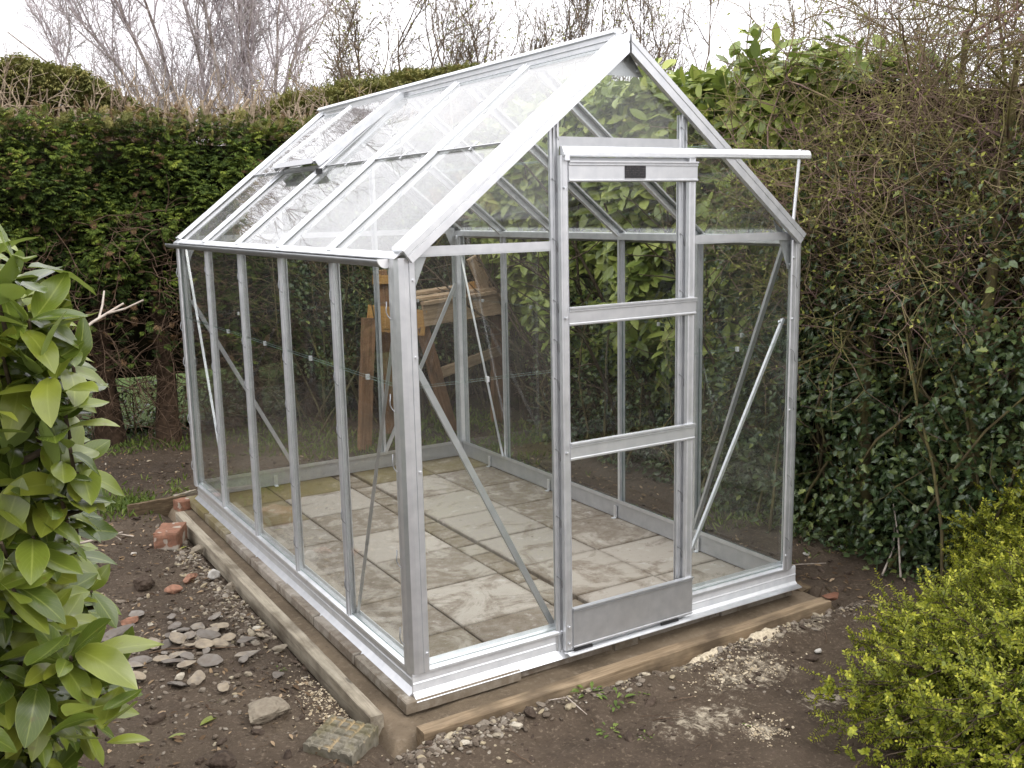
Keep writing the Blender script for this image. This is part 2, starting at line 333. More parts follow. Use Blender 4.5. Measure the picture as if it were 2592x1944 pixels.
def branch_off(P, per, length, k=5, spread=.7, wig=.15, up=0., t0=.2, t1=1., tpow=1.):
    n, kk, _ = P.shape; idx = np.repeat(np.arange(n), per); m = len(idx)
    t = (t0+(t1-t0)*rng.random(m)**tpow)*(kk-1); i = np.minimum(t.astype(int), kk-2); fr = (t-i)[:, None]
    a, b_ = P[idx, i], P[idx, i+1]; base = a+(b_-a)*fr; d = nrm(b_-a); rv = nrm(rng.normal(0, 1, (m, 3))); rv = nrm(rv-d*(rv*d).sum(1, keepdims=True))
    L = length*(.5+rng.random(m)) if np.isscalar(length) else length
    return polylines(base, d*(1-spread*.5)+rv*spread, L, k, wig, up), idx, t/(kk-1)
def scatter(g, tv, tf, ta, pos, Mx, rnd, mi=0, smooth=False, rj=.0):
    """tv (k,3) template, Mx (n,3,3) columns = axes scaled"""
    n, k = len(pos), len(tv)
    V = np.einsum('nij,kj->nki', Mx, tv)+pos[:, None]
    F = (tf[None]+(np.arange(n)*k)[:, None, None]).reshape(-1, tf.shape[1])
    A = np.empty((n, k, 3)); A[:, :, :2] = ta[None, :, :2]; A[:, :, 2] = np.clip(rnd[:, None]+(rng.normal(0, rj, (n, k)) if rj else 0), 0, 1)
    return g.add(V.reshape(-1, 3), F, A.reshape(-1, 3), mi, smooth)
def frames(d, up, sc):
    d = nrm(d); s = nrm(np.cross(d, up)); n_ = np.cross(s, d); sc = np.asarray(sc).reshape(len(d), -1)
    if sc.shape[1] == 1: sc = np.repeat(sc, 3, 1)
    return np.stack([s*sc[:, :1], d*sc[:, 1:2], n_*sc[:, 2:3]], -1)
def leaf_tmpl(rows=6, width=.36, fold=.25, bend=.3, tip=1.3, notch=0, wave=0):
    """unit length along +Y, width along X"""
    V, A = [], []
    for i in range(rows+1):
        t = i/rows; w = width*.5*(math.sin(math.pi*min(t**1.05, 1))**.68)*(1-.12*t**tip) if 0 < t < 1 else .012
        z = -bend*t*t
        for j in (-1, -.5, 0, .5, 1):
            V.append((j*w, t, z+abs(j)*w*fold+wave*math.sin(t*14+j)*abs(j))); A.append((.5+.5*j, t, 0))
    F = [(i*5+j, i*5+j+1, i*5+j+6, i*5+j+5) for i in range(rows) for j in range(4)]
    return np.array(V), np.array(F), np.array(A)
def leaf_small(width=.5, fold=.2, bend=.2):
    V = [(0, 0, 0), (-width*.42, .33, fold*.2-bend*.1), (width*.42, .33, fold*.2-bend*.1), (0, .4, -bend*.15), (-width*.38, .7, fold*.2-bend*.45), (width*.38, .7, fold*.2-bend*.45), (0, 1, -bend)]
    F = [(0, 3, 1), (0, 2, 3), (1, 3, 4), (3, 2, 5), (3, 6, 4), (3, 5, 6)]
    return np.array(V), np.array(F), np.array([(.5+v[0]/width, v[1], 0) for v in V])
def h3(p, seed=0):
    """value noise, p (...,3)"""
    i = np.floor(p).astype(np.int64); fr = p-i; fr = fr*fr*(3-2*fr)
    def hh(a):
        n = a[..., 0]*374761393+a[..., 1]*668265263+a[..., 2]*2147483647+seed*974711
        n = (n ^ (n >> 13))*1274126177; n = n & 0x7fffffff; n = (n ^ (n >> 16)) & 0xffff
        return n/65535.
    o = 0
    for dx in (0, 1):
        for dy in (0, 1):
            for dz in (0, 1):
                w_ = (fr[..., 0] if dx else 1-fr[..., 0])*(fr[..., 1] if dy else 1-fr[..., 1])*(fr[..., 2] if dz else 1-fr[..., 2])
                o = o+w_*hh(i+np.array([dx, dy, dz]))
    return o
def fbm(p, sc, oct_=4, seed=0): return sum(h3(p*sc*2**i, seed+i)*.5**i for i in range(oct_))/sum(.5**i for i in range(oct_))
def ico(sub):
    t = (1+5**.5)/2
    V = [vec(*v) for v in [(-1, t, 0), (1, t, 0), (-1, -t, 0), (1, -t, 0), (0, -1, t), (0, 1, t), (0, -1, -t), (0, 1, -t), (t, 0, -1), (t, 0, 1), (-t, 0, -1), (-t, 0, 1)]]
    V = [v/np.linalg.norm(v) for v in V]
    F = [(0, 11, 5), (0, 5, 1), (0, 1, 7), (0, 7, 10), (0, 10, 11), (1, 5, 9), (5, 11, 4), (11, 10, 2), (10, 7, 6), (7, 1, 8), (3, 9, 4), (3, 4, 2), (3, 2, 6), (3, 6, 8), (3, 8, 9), (4, 9, 5), (2, 4, 11), (6, 2, 10), (8, 6, 7), (9, 8, 1)]
    for _ in range(sub):
        c = {}; nf = []
        def mid(a, b_):
            k = (min(a, b_), max(a, b_))
            if k not in c: q = V[a]+V[b_]; V.append(q/np.linalg.norm(q)); c[k] = len(V)-1
            return c[k]
        for a, b_, d in F:
            x, y, z = mid(a, b_), mid(b_, d), mid(d, a); nf += [(a, x, z), (b_, y, x), (d, z, y), (x, y, z)]
        F = nf
    return np.array(V), np.array(F)
def rock(name, loc, size, mat, seed, rough=.35, sub=3, rotz=0, flat=False, parent=None, val=None):
    V, F = ico(sub); s_ = np.array(size, float); rs = np.random.default_rng(seed)
    if flat: V = V*vec(1, 1, 1); V[:, :2] = np.sign(V[:, :2])*np.abs(V[:, :2])**.8; V[:, 2] = np.clip(V[:, 2]*2.2, -1, 1)
    for _ in range(9):   # chipped faces
        nv = nrm(rs.normal(0, 1, 3)); dd = V@nv; lim = rs.uniform(.55, .85); V = V-np.maximum(dd-lim, 0)[:, None]*nv
    n_ = fbm(V*1.3+seed, 1.6, 4, seed)-.5; V = V*(1+rough*n_)[:, None]
    V = V*s_; ca, sa = math.cos(rotz), math.sin(rotz); V = np.stack([V[:, 0]*ca-V[:, 1]*sa, V[:, 0]*sa+V[:, 1]*ca, V[:, 2]], -1)+vec(*loc)
    A = np.tile([.5, .5, rs.random() if val is None else val], (len(V), 1)); A[:, 2] = np.clip(A[:, 2]+n_*.6, 0, 1)
    g = Geo().add(V, F, A, smooth=False); return g.build(name, mat, parent)
def beam(name, p0, p1, w_, h_, mat, parent=None, jit=.0015, seed=0, seg=24, ups=(0, 0, 1), rag=0.0):
    """board whose local X runs along it, so the grain follows"""
    p0, p1 = vec(*p0), vec(*p1); L = np.linalg.norm(p1-p0); d = (p1-p0)/L; u_ = vec(*ups); s0 = nrm(np.cross(u_, d)); u_ = np.cross(d, s0)
    be = min(w_, h_)*.06; prof = [(-w_/2+be, -h_/2), (w_/2-be, -h_/2), (w_/2, -h_/2+be), (w_/2, h_/2-be), (w_/2-be, h_/2), (-w_/2+be, h_/2), (-w_/2, h_/2-be), (-w_/2, -h_/2+be)]
    rs = np.random.default_rng(seed); V = []
    for i in range(seg+1):
        x = -L/2+L*i/seg
        bow = .001*math.sin(i*.35+seed)+rs.normal(0, jit*.2)
        for j, (a, b_) in enumerate(prof):
            V.append((x+(rs.normal(0, rag) if i in (0, seg) else 0), a+bow+rs.normal(0, jit), b_+rs.normal(0, jit)))
    n = 8; F = [(i*n+j, i*n+(j+1) % n, (i+1)*n+(j+1) % n, (i+1)*n+j) for i in range(seg) for j in range(n)]+[tuple(range(n))[::-1], tuple(range(seg*n, seg*n+n))]
    o = Geo().add(V, F).build(name, mat, None, (0, 0, 0))
    m_ = Matrix((d, s0, u_)).transposed().to_4x4(); cpt = Vector((p0+p1)/2)
    if parent is not None: o.parent = parent; cpt = cpt-wloc(parent)
    o.rotation_mode = 'QUATERNION'; o.rotation_quaternion = m_.to_quaternion(); o.location = cpt
    return o
GZ = -.172      # soil level; z = 0 is the sill of the greenhouse

# ================================================================== setting
def ground():
    fx = np.arange(-3.2, 4.6, .03); fy = np.arange(-3.4, 6.6, .03)
    gr = .03*1.35**np.arange(1, 30); gr = np.cumsum(gr); gr = gr[gr < 180]
    X = np.concatenate([fx[0]-gr[::-1], fx, fx[-1]+gr]); Y = np.concatenate([fy[0]-gr[::-1], fy, fy[-1]+gr])
    xx, yy = np.meshgrid(X, Y, indexing='ij'); P = np.stack([xx, yy, xx*0], -1)
    near = np.clip(1-np.maximum(np.abs(xx-.7)-3.9, np.abs(yy-1.6)-5)/1.5, 0, 1)
    z = GZ+((fbm(P, 1.1, 3, 3)-.5)*.07+(fbm(P, 7, 4, 9)-.5)*.046+(fbm(P, 28, 2, 21)-.5)*.012)*near
    z += .03*np.exp(-((yy+.3)/.1)**2)*np.clip((2.25-np.abs(xx-1.)-1)/.2, 0, 1)
    # levelled bed under the slabs and the boards
    dx = np.maximum(np.maximum(-.2-xx, xx-2.1), 0); dy = np.maximum(np.maximum(-.21-yy, yy-3.35), 0); d = np.hypot(dx, dy)
    k = np.clip(1-d/.04, 0, 1); z = z*(1-k)+(-.215)*k
    z += .02*np.exp(-((xx+.62)/.25)**2-((yy-.95)/.35)**2)
    V = np.stack([xx, yy, z], -1).reshape(-1, 3); n, mm = xx.shape; i = np.arange(n*mm).reshape(n, mm)
    F = np.stack([i[:-1, :-1], i[1:, :-1], i[1:, 1:], i[:-1, 1:]], -1).reshape(-1, 4)
    tag(Geo().add(V, F, smooth=True).build('soil', M['soil'], None, (0, 0, 0)), kind='structure')
ground()
def gz(x, y):
    P = np.stack([x, y, x*0], -1)
    z = GZ+((fbm(P, 1.1, 3, 3)-.5)*.07+(fbm(P, 7, 4, 9)-.5)*.046+(fbm(P, 28, 2, 21)-.5)*.012)
    z = z+.03*np.exp(-((y+.3)/.1)**2)*np.clip((2.25-np.abs(x-1.)-1)/.2, 0, 1)
    dx = np.maximum(np.maximum(-.2-x, x-2.1), 0); dy = np.maximum(np.maximum(-.21-y, y-3.35), 0); k = np.clip(1-np.hypot(dx, dy)/.04, 0, 1)
    z = z*(1-k)+(-.215)*k
    return z+.02*np.exp(-((x+.62)/.25)**2-((y-.95)/.35)**2)
def G1(x, y): return float(gz(np.array([float(x)]), np.array([float(y)]))[0])
# lawn glimpsed beyond the hedge
X = np.linspace(-40, 40, 161); Y = np.linspace(5.75, 90, 200); xx, yy = np.meshgrid(X, Y, indexing='ij'); P = np.stack([xx, yy, xx*0], -1)
i = np.arange(xx.size).reshape(xx.shape); F = np.stack([i[:-1, :-1], i[1:, :-1], i[1:, 1:], i[:-1, 1:]], -1).reshape(-1, 4)
tag(Geo().add(np.stack([xx, yy, -.15+fbm(P, .8, 3, 5)*.05], -1).reshape(-1, 3), F, smooth=True).build('lawn', M['lawn'], None, (0, 0, 0)), kind='structure')
# sand bed under and around the slabs
X = np.linspace(-.19, 2.1, 150); Y = np.linspace(-.18, 3.34, 220); xx, yy = np.meshgrid(X, Y, indexing='ij'); P = np.stack([xx, yy, xx*0], -1)
zz = -.165+(fbm(P, 5, 3, 31)-.5)*.02+(fbm(P, 30, 2, 37)-.5)*.006
inside = (xx > -.03) & (xx < 1.93) & (yy > .0) & (yy < 3.2); zz = np.where(inside, -.132, zz)
edge = np.minimum.reduce([xx+.19, 2.1-xx, yy+.18, 3.34-yy]); zz = zz-.06*np.clip(1-edge/.035, 0, 1)
i = np.arange(xx.size).reshape(xx.shape); F = np.stack([i[:-1, :-1], i[1:, :-1], i[1:, 1:], i[:-1, 1:]], -1).reshape(-1, 4)
tag(Geo().add(np.stack([xx, yy, zz], -1).reshape(-1, 3), F, smooth=True).build('sand_bed', M['sand'], None, (0, 0, 0)), kind='structure')
# paved floor
g = Geo(); rs = np.random.default_rng(11)
def slab(x0, x1, y0, y1, moss=0, z=-.105):
    z += rs.normal(0, .0015); r_ = rs.random(); be = .004; ring = [0, .0, .04, .12]; V = []; A = []
    j = rs.normal(0, .0012, 4); x0 += j[0]; x1 += j[1]; y0 += j[2]; y1 += j[3]
    lay = [(0, z-.045, 0), (0, z-be, 0), (be, z, .01), (.05, z, .12), (.12 if x1-x0 > .3 else .055, z, 1)]
    for ins, zz_, a in lay:
        ins = min(ins, (x1-x0)/2-.003)
        for (x, y) in ((x0+ins, y0+ins), (x1-ins, y0+ins), (x1-ins, y1-ins), (x0+ins, y1-ins)): V.append((x, y, zz_)); A.append((moss, a, r_))
    F = [(k*4+q, k*4+(q+1) % 4, k*4+4+(q+1) % 4, k*4+4+q) for k in range(4) for q in range(4)]+[(16, 17, 18, 19)]
    g.add(V, F, A)
ys = [-.02, .455, .922, 1.39, 1.86, 2.325, 2.79, 3.24]
for k in range(7):
    y0, y1 = ys[k]+.005, ys[k+1]-.005
    ms_ = 1. if k == 6 else 0
    slab(-.065, .432, y0-(.018 if k == 0 else 0), y1, max(ms_, .75 if k == 5 else .12 if k == 0 else 0)); slab(.441, .893, y0, y1, ms_)
    slab(1.05, 1.502, y0+.012, y1+.01, .85 if k == 6 else 0); slab(1.511, 1.955, y0+.005, y1+.004, ms_*.6 if k == 6 else 0)
    for q in range(3):
        hh = (y1-y0)/3; slab(.912, 1.032, y0+q*hh+.006, y0+(q+1)*hh-.004, .15, -.112)
tag(g.build('paving', M['slab'], None, (0, 0, 0)), kind='structure')

# ================================================================== greenhouse
W, L, HE, HR = 1.93, 3.16, 1.525, 2.295
BAY = L/5; SL = (HR-HE)/(W/2); CA = 1/math.hypot(1, SL); SA = SL*CA      # slope unit (CA, SA)
gh = thing('greenhouse', 'aluminium framed glass greenhouse with pitched roof standing on concrete slabs', 'greenhouse', (W/2, L/2, -.105))
def gp(name, g, mat='alu', parent=None, label=None):
    o = g.build(name, M[mat] if isinstance(mat, str) else mat, parent or gh)
    if label: o['label'] = label
    return o
# base rails: tall web with sloping foot, one per side
def base_rail(p0, p1, outv, foot=.045):
    # side = outward
    prof = [(-.004, -.098), (0, -.098), (foot*.45, -.104), (foot, -.115), (foot+.002, -.113), (foot*.47, -.096), (.006, -.086), (.0045, -.06), (.007, -.055), (.0045, -.05), (.0045, -.022), (.002, -.012), (-.004, -.012)]
    g = Geo(); d = nrm(vec(*p1)-vec(*p0)); s = vec(*outv); up = np.cross(s, d); sg = 1 if up[2] > 0 else -1
    prism(g, [(a, b_*sg) for a, b_ in prof], p0, p1, outv); return g
gp('base_rail', base_rail((-.02, 0, 0), (W+.05, 0, 0), (0, -1, 0), .034), 'alu_base')
gp('base_rail', base_rail((0, .01, 0), (0, L, 0), (-1, 0, 0), .038), 'alu')
gp('base_rail', base_rail((0, L, 0), (W, L, 0), (0, 1, 0)))
gp('base_rail', base_rail((W, 0.01, 0), (W, L, 0), (1, 0, 0)))
# inner upstands seen from inside
for lo, hi in (((.012, L-.012, -.1), (W-.012, L-.009, -.004)), ((W-.012, .012, -.1), (W-.009, L-.014, -.004)), ((.009, .012, -.1), (.012, L-.014, -.004))):
    gp('inner_base_panel', box(Geo(), lo, hi), 'alu_dull')
for (x, y, ax) in ((.5, L-.02, 0), (1.0, L-.02, 0), (1.45, L-.02, 0), (W-.02, .6, 1), (W-.02, 1.3, 1), (W-.02, 2.0, 1), (W-.02, 2.75, 1)):
    g = Geo()
    if ax: box(g, (x-.004, y-.012, -.1), (x+.003, y+.012, -.03)); box(g, (x-.022, y-.012, -.105), (x-.004, y+.012, -.1))
    else: box(g, (x-.012, y-.003, -.1), (x+.012, y+.004, -.03)); box(g, (x-.012, y-.022, -.105), (x+.012, y-.003, -.1))
    gp('fixing_bracket', g, 'alu_bright')
# sills
def sill(p0, p1, outv):
    prof = [(-.03, .016), (-.026, .016), (-.022, .004), (0, .002), (.016, -.008), (.017, -.016), (.014, -.017), (.012, -.011), (-.002, -.004), (-.028, -.004)]
    g = Geo(); d = nrm(vec(*p1)-vec(*p0)); up = np.cross(vec(*outv), d); sg = 1 if up[2] > 0 else -1
    prism(g, [(a, b_*sg) for a, b_ in prof], p0, p1, outv); return g
gp('sill', sill((.045, 0, 0), (.655, 0, 0), (0, -1, 0)), 'alu_bright'); gp('sill', sill((1.25, 0, 0), (W-.02, 0, 0), (0, -1, 0)), 'alu_bright')
gp('sill', sill((0, .05, 0), (0, L-.04, 0), (-1, 0, 0)), 'alu_bright'); gp('sill', sill((W, .03, 0), (W, L-.04, 0), (1, 0, 0))); gp('sill', sill((.03, L, 0), (W-.03, L, 0), (0, 1, 0)))
# corner posts
def corner(sx, sy):
    x = 0 if sx < 0 else W; y = 0 if sy < 0 else L
    o = [(-.02, .06), (-.026, .052), (-.026, .038), (-.023, .035), (-.026, .032), (-.026, .005), (-.016, -.012), (.002, -.02), (.018, -.02), (.02, -.017), (.022, -.02), (.042, -.02), (.046, -.016), (.046, -.012), (.01, -.008), (-.012, .012), (-.014, .056)]
    V = []; zt = HE-.012
    for z in (-.014, zt): V += [(x+(-a)*sx if sx > 0 else x+a, y+(b_ if sy < 0 else -b_), z) for a, b_ in o]
    n = len(o); F = [(i, (i+1) % n, n+(i+1) % n, n+i) for i in range(n)]
    # close with quads between the outer and the inner outline
    F += [(0, 16, 15, 5), (0, 5, 4, 1), (1, 4, 3, 2), (5, 15, 14, 7, 6), (7, 14, 10, 9, 8), (10, 14, 13, 12, 11)]
    F += [tuple(q+n for q in f_) for f_ in F[n:n+6]]
    if (sx > 0) != (sy > 0): pass
    return gp('corner_post', Geo().add(V, F), 'alu')
corners = [corner(-1, -1), corner(1, -1), corner(-1, 1), corner(1, 1)]
for cp_, bx_ in ((corners[0], .036), (corners[1], W-.036)):
    for bz_ in (.06, .75, 1.165, HE-.09): tubes(Geo(), vec((bx_, -.018, bz_), (bx_, -.026, bz_)).reshape(1, 2, 3), .0055, 6).build('bolt', M['alu_bright'], cp_)
BARP = [(-.021, 0), (.021, 0), (.021, .0035), (.011, .0045), (.0095, .012), (.0065, .012), (.005, .004), (-.005, .004), (-.0065, .012), (-.0095, .012), (-.011, .0045), (-.021, .0035)]
WEBP = [(-.0018, -.022), (-.0018, 0), (.0018, 0), (.0018, -.022), (.009, -.022), (.009, -.027), (-.009, -.027), (-.009, -.022)]
clip_me = None
def clip_at(bar, pos, along, outv, sc=1.):
    """little wire spring clip holding a pane"""
    global clip_me
    if clip_me is None:
        pl = vec((-.022, -.012, .002), (-.014, -.003, .006), (-.005, .0, .009), (.005, 0, .009), (.014, .003, .006), (.022, .012, .002)).reshape(1, 6, 3)
        o = tubes(Geo(), pl, .0017, 4).build('glazing_clip', M['gutter'], None, (0, 0, 0)); clip_me = o.data; bpy.data.objects.remove(o)
    o = bpy.data.objects.new('glazing_clip', clip_me); COL.objects.link(o); o.parent = bar; o.location = Vector(pos)-wloc(bar)
    if abs(along[2]) > .99: o.scale = (1.35, 1.35, 1.35)
    a = nrm(vec(*along)); n_ = nrm(vec(*outv)); s = np.cross(n_, a); o.rotation_mode = 'QUATERNION'
    o.rotation_quaternion = Matrix((a, s, n_)).transposed().to_quaternion()
def wallbar(x, y, z0, z1, side, outv, name='glazing_bar', mat='alu', clips=()):
    g = Geo(); d = vec(0, 0, 1); s = vec(*side); nn = np.cross(s, d); sg = 1 if nn@vec(*outv) > 0 else -1
    off = vec(*outv)*.004
    for pf in (BARP, WEBP): prism(g, [(a, b_*sg) for a, b_ in pf], vec(x, y, z0)+off, vec(x, y, z1)+off, side)
    o = gp(name, g, mat)
    for zc in clips: clip_at(o, vec(x, y, zc)+off*2.2, (0, 0, 1), outv)
    return o
CZ = (.12, .42, .78, 1.0, 1.33)
for k in range(1, 5):
    wallbar(0, k*BAY, -.008, HE-.03, (0, 1, 0), (-1, 0, 0), clips=[z+.01*k for z in CZ]); wallbar(W, k*BAY, -.008, HE-.03, (0, 1, 0), (1, 0, 0))
for z in CZ: clip_at(corners[0], vec(-.03, .045, z), (0, 0, 1), (-1, 0, 0)) ; clip_at(corners[1], vec(W-.03, -.022, z), (0, 0, 1), (0, -1, 0)); clip_at(corners[2], vec(-.03, L-.045, z), (0, 0, 1), (-1, 0, 0))
X1, X2 = .638, 1.262
ZG1, ZG2 = HE+SL*X1-.03, HE+SL*(W-X2)-.03
def fbar(x, y, z1, outv, clips=()): return wallbar(x, y, -.09 if y == 0 else -.008, z1, (1, 0, 0), outv, 'gable_post', clips=clips)
fbar(X1, 0, ZG1, (0, -1, 0), (.2, .45, .72, 1.0, 1.15, 1.3, 1.53, 1.75, 1.95)); fbar(X2, 0, ZG2, (0, -1, 0), (.2, .45, .72, .95, 1.3, 1.53, 1.95))
fbar(.638, L, ZG1, (0, 1, 0)); fbar(1.292, L, ZG2, (0, 1, 0))
# eaves rails with gutters
def eave(sx):
    x = 0 if sx < 0 else W; g = Geo(); s = (sx, 0, 0)
    prof = [(-.03, -.03), (-.026, -.03), (-.022, -.006), (0, .002), (.03, -.016), (.03, -.012), (.0, .008), (-.03, .004)]
    d = vec(0, 1, 0); up = np.cross(vec(*s), d); sg = 1 if up[2] > 0 else -1
    prism(g, [(a, b_*sg) for a, b_ in prof], (x, -.01, HE), (x, L+.03, HE), s); gp('eaves_rail', g, 'alu_bright')
    g = Geo(); pr = []
    for q in range(0, 181, 18): a = R(q); pr.append((.038-.027*math.cos(a), -.018-.028*math.sin(a)))
    for q in range(180, -1, -18): a = R(q); pr.append((.038-.024*math.cos(a), -.018-.025*math.sin(a)))
    # far end runs past the corner, near end stops short of the post
    V = []; n = len(pr)
    for y in (.05, L+.1): V += [(x+sx*a, y, HE+b_) for a, b_ in pr]
    F = [(i, (i+1) % n, n+(i+1) % n, n+i) for i in range(n)]
    gu = gp('gutter', Geo().add(V, F, smooth=True), 'gutter')
    for y0 in (.042,):
        V = []; k = 13
        for y in (y0, y0+.008): V += [(x+sx*(.038-.03*math.cos(R(15*i))), y, HE-.016-.032*math.sin(R(15*i))) for i in range(k)]
        F = [tuple(range(k))[::-1], tuple(range(k, 2*k))]+[(i, (i+1) % k, k+(i+1) % k, k+i) for i in range(k)]
        Geo().add(V, F).build('gutter_end_cap', M['white'], gu)
eave(-1); eave(1)
# ridge
RZ = HR+.012
g = Geo(); half = [(0, .036), (.012, .036), (.024, .024), (.025, .02), (.012, .016), (.012, .004), (.019, .001), (.019, -.004), (.012, -.006), (.012, -.02), (.022, -.026), (.036, -.045), (.033, -.049), (.016, -.034), (0, -.034)]; pr = half+[(-a, b_) for a, b_ in half[::-1][1:-1]]
prism(g, pr, (W/2, .03, RZ), (W/2, L+.03, RZ), (1, 0, 0)); pr2 = [(-.05, -.036), (-.047, -.04), (-.025, -.016), (-.028, -.013)]
gp('ridge_bar', g)
# flip check: 'side x dir' for side +x, dir +y is +z
def slope_pt(x, y, up=0., sx=-1):
    """x measured from the eave inward; up = along roof normal"""
    X = x if sx < 0 else W-x; nx = -SA if sx < 0 else SA
    return vec(X+nx*up, y, HE+SL*x+CA*up)
roofbars = []
for sx in (-1, 1):
    for k in range(1, 5):
        y = k*BAY; a = slope_pt(-.01, y, .006, sx); b_ = slope_pt(W/2-.03, y, .006, sx); g = Geo()
        d = nrm(b_-a); nrmv = vec(-SA if sx < 0 else SA, 0, CA); sg = 1 if np.cross(vec(0, 1, 0), d)@nrmv > 0 else -1
        for pf in (BARP, WEBP): prism(g, [(p*1.3, q*sg*1.3) for p, q in pf], a, b_, (0, 1, 0))
        o = gp('roof_bar', g, 'alu_bright' if sx < 0 else 'alu'); roofbars.append(o)
        if sx < 0:
            for t in (.12, .3, .45, .62, .75, .9): clip_at(o, a+(b_-a)*(t+.012*k)+nrmv*.016, d, nrmv)
# gable rafters front and back
RAF = [(-.03, -.045), (-.026, -.045), (-.026, -.004), (.0, .0), (.05, .0), (.05, .004), (.042, .006), (.04, .018), (.035, .019), (.033, .01), (-.04, .012), (-.046, .008), (-.046, -.012), (-.043, -.014), (-.043, -.017), (-.046, -.019), (-.046, -.045)]
for sy in (-1, 1):
    y = 0 if sy < 0 else L
    for sx in (-1, 1):
        a = slope_pt(.0, y, .008, sx); b_ = slope_pt(W/2, y, .008, sx); d = nrm(b_-a); nv = vec(-SA if sx < 0 else SA, 0, CA)
        s = vec(0, -sy, 0); sg = 1 if np.cross(s, d)@nv > 0 else -1; g = Geo()
        mt = -SL; prism(g, [(p, q*sg) for p, q in RAF], a, b_, s, m1=(0, SL*sg if True else 0))
        gp('gable_rafter', g, 'alu_bright' if sx < 0 else 'alu')
# corner gussets and ridge plates
def plate(pts, y, t=.003):
    n = len(pts); V = [(p[0], y, p[1]) for p in pts]+[(p[0], y+t, p[1]) for p in pts]
    return Geo().add(V, [tuple(range(n))[::-1], tuple(range(n, 2*n))]+[(i, (i+1) % n, n+(i+1) % n, n+i) for i in range(n)])
for y in (.006, L-.012):
    gp('gusset_plate', plate([(.03, HE-.14), (.045, HE-.14), (.14, HE+.075), (.03, HE-.01)], y), 'alu_dull')
    gp('gusset_plate', plate([(W-.03, HE-.14), (W-.03, HE-.01), (W-.14, HE+.075), (W-.045, HE-.14)], y), 'alu_dull')
    gp('ridge_plate', plate([(W/2-.1, HR-.13), (W/2+.1, HR-.13), (W/2+.03, HR-.035), (W/2-.03, HR-.035)], y), 'alu_dull')
    for (x, z) in ((.036, HE-.12), (W-.036, HE-.12), (W/2-.07, HR-.11), (W/2+.07, HR-.11)):
        g = tubes(Geo(), vec((x, y-.001, z), (x, y-.009, z)).reshape(1, 2, 3), .006, 6); gp('bolt', g, 'alu_bright')
# front and back horizontal rails
HB = [(-.018, 0), (.018, 0), (.018, .003), (.0035, .003), (.0035, .016), (-.0035, .016), (-.0035, .003), (-.018, .003)]
for (x0, x1, z, y, o_) in ((.04, .62, HE+.006, 0, -1), (1.28, W-.04, HE+.006, 0, -1), (.66, 1.245, 1.915, 0, -1), (.03, W-.03, HE+.006, L, 1)):
    g = Geo(); prism(g, [(a, b_) for a, b_ in HB], (x0, y-.006, z), (x1, y-.006, z), (0, 0, 1)); gp('gable_rail', g, 'alu_dull' if z > 1.9 else 'alu')
# braces
def brace(a, b_, label=None, mat='alu', side=None):
    g = Geo(); a, b_ = vec(*a), vec(*b_); d = nrm(b_-a)
    s = vec(*side) if side else (vec(0, 1, 0) if abs(d[1]) > abs(d[0]) else vec(1, 0, 0))
    prism(g, [(-.012, 0), (.012, 0), (.012, .003), (-.009, .003), (-.009, .014), (-.012, .014)], a, b_, s)
    o = gp('brace', g, mat, label=label); tubes(Geo(), np.stack([a+d*.02+(0, 0, 0), a+d*.02+np.cross(s, d)*.02]).reshape(1, 2, 3), .006, 6).build('bolt', M['alu_bright'], o)
    return o
XI, XO = .028, W-.028
brace((XI, L-.04, HE-.03), (XI, 4*BAY+.02, .01), mat='alu_bright'); brace((XI, .04, HE-.03), (XI, BAY-.02, .01), mat='alu_dull')
brace((XO, L-.04, HE-.03), (XO, 4*BAY+.02, .01), mat='alu_bright'); brace((XO, .04, HE-.03), (XO, BAY-.02, .01), mat='alu_dull', side=(1, 0, 0))
brace((.04, .03, 1.16), (X1-.01, .03, .01), mat='alu_dull'); brace((W-.04, .03, 1.16), (X2+.01, .03, .01), side=(0, 1, 0))
brace((.04, L-.03, 1.16), (X1-.01, L-.03, .01), mat='alu_dull'); brace((W-.04, L-.03, 1.16), (1.292, L-.03, .01), mat='alu_bright')
# panes -----------------------------------------------------------
def pane(quad, nv, t=.003, gm='glass'):
    """quad: corner points; nv: outward"""
    n = len(quad); q = np.array(quad, float); nv = vec(*nv)*t; V = np.concatenate([q, q+nv])
    g = Geo(); g.add(V, [tuple(range(n))[::-1], tuple(range(n, 2*n))], mi=0)
    g.add(V, [(i, (i+1) % n, n+(i+1) % n, n+i) for i in range(n)], mi=1)
    return g.build('glass_pane', [M[gm], M['gedge']], gh)
ZJ = 1.056
def lapclip(x, y, z, parent):
    g = Geo(); box(g, (x-.006, y-.006, z-.012), (x+.006, y+.006, z+.008)); g.build('lap_clip', M['alu_bright'], parent)
for x, o_ in ((0, -1), (W, 1)):
    for k in range(5):
        y0, y1 = k*BAY+.005, (k+1)*BAY-.005
        if k == 0: y0 += .03
        if k == 4: y1 -= .03
        e = x+o_*.0
        p1 = pane([(e, y0, .004), (e, y1, .004), (e, y1, ZJ+.004), (e, y0, ZJ+.004)], (o_, 0, 0))
        pane([(e+o_*.0042, y0, ZJ-.004), (e+o_*.0042, y1, ZJ-.004), (e+o_*.0042, y1, HE-.012), (e+o_*.0042, y0, HE-.012)], (o_, 0, 0))
        lapclip(e+o_*.002, (y0+y1)/2, ZJ, p1)
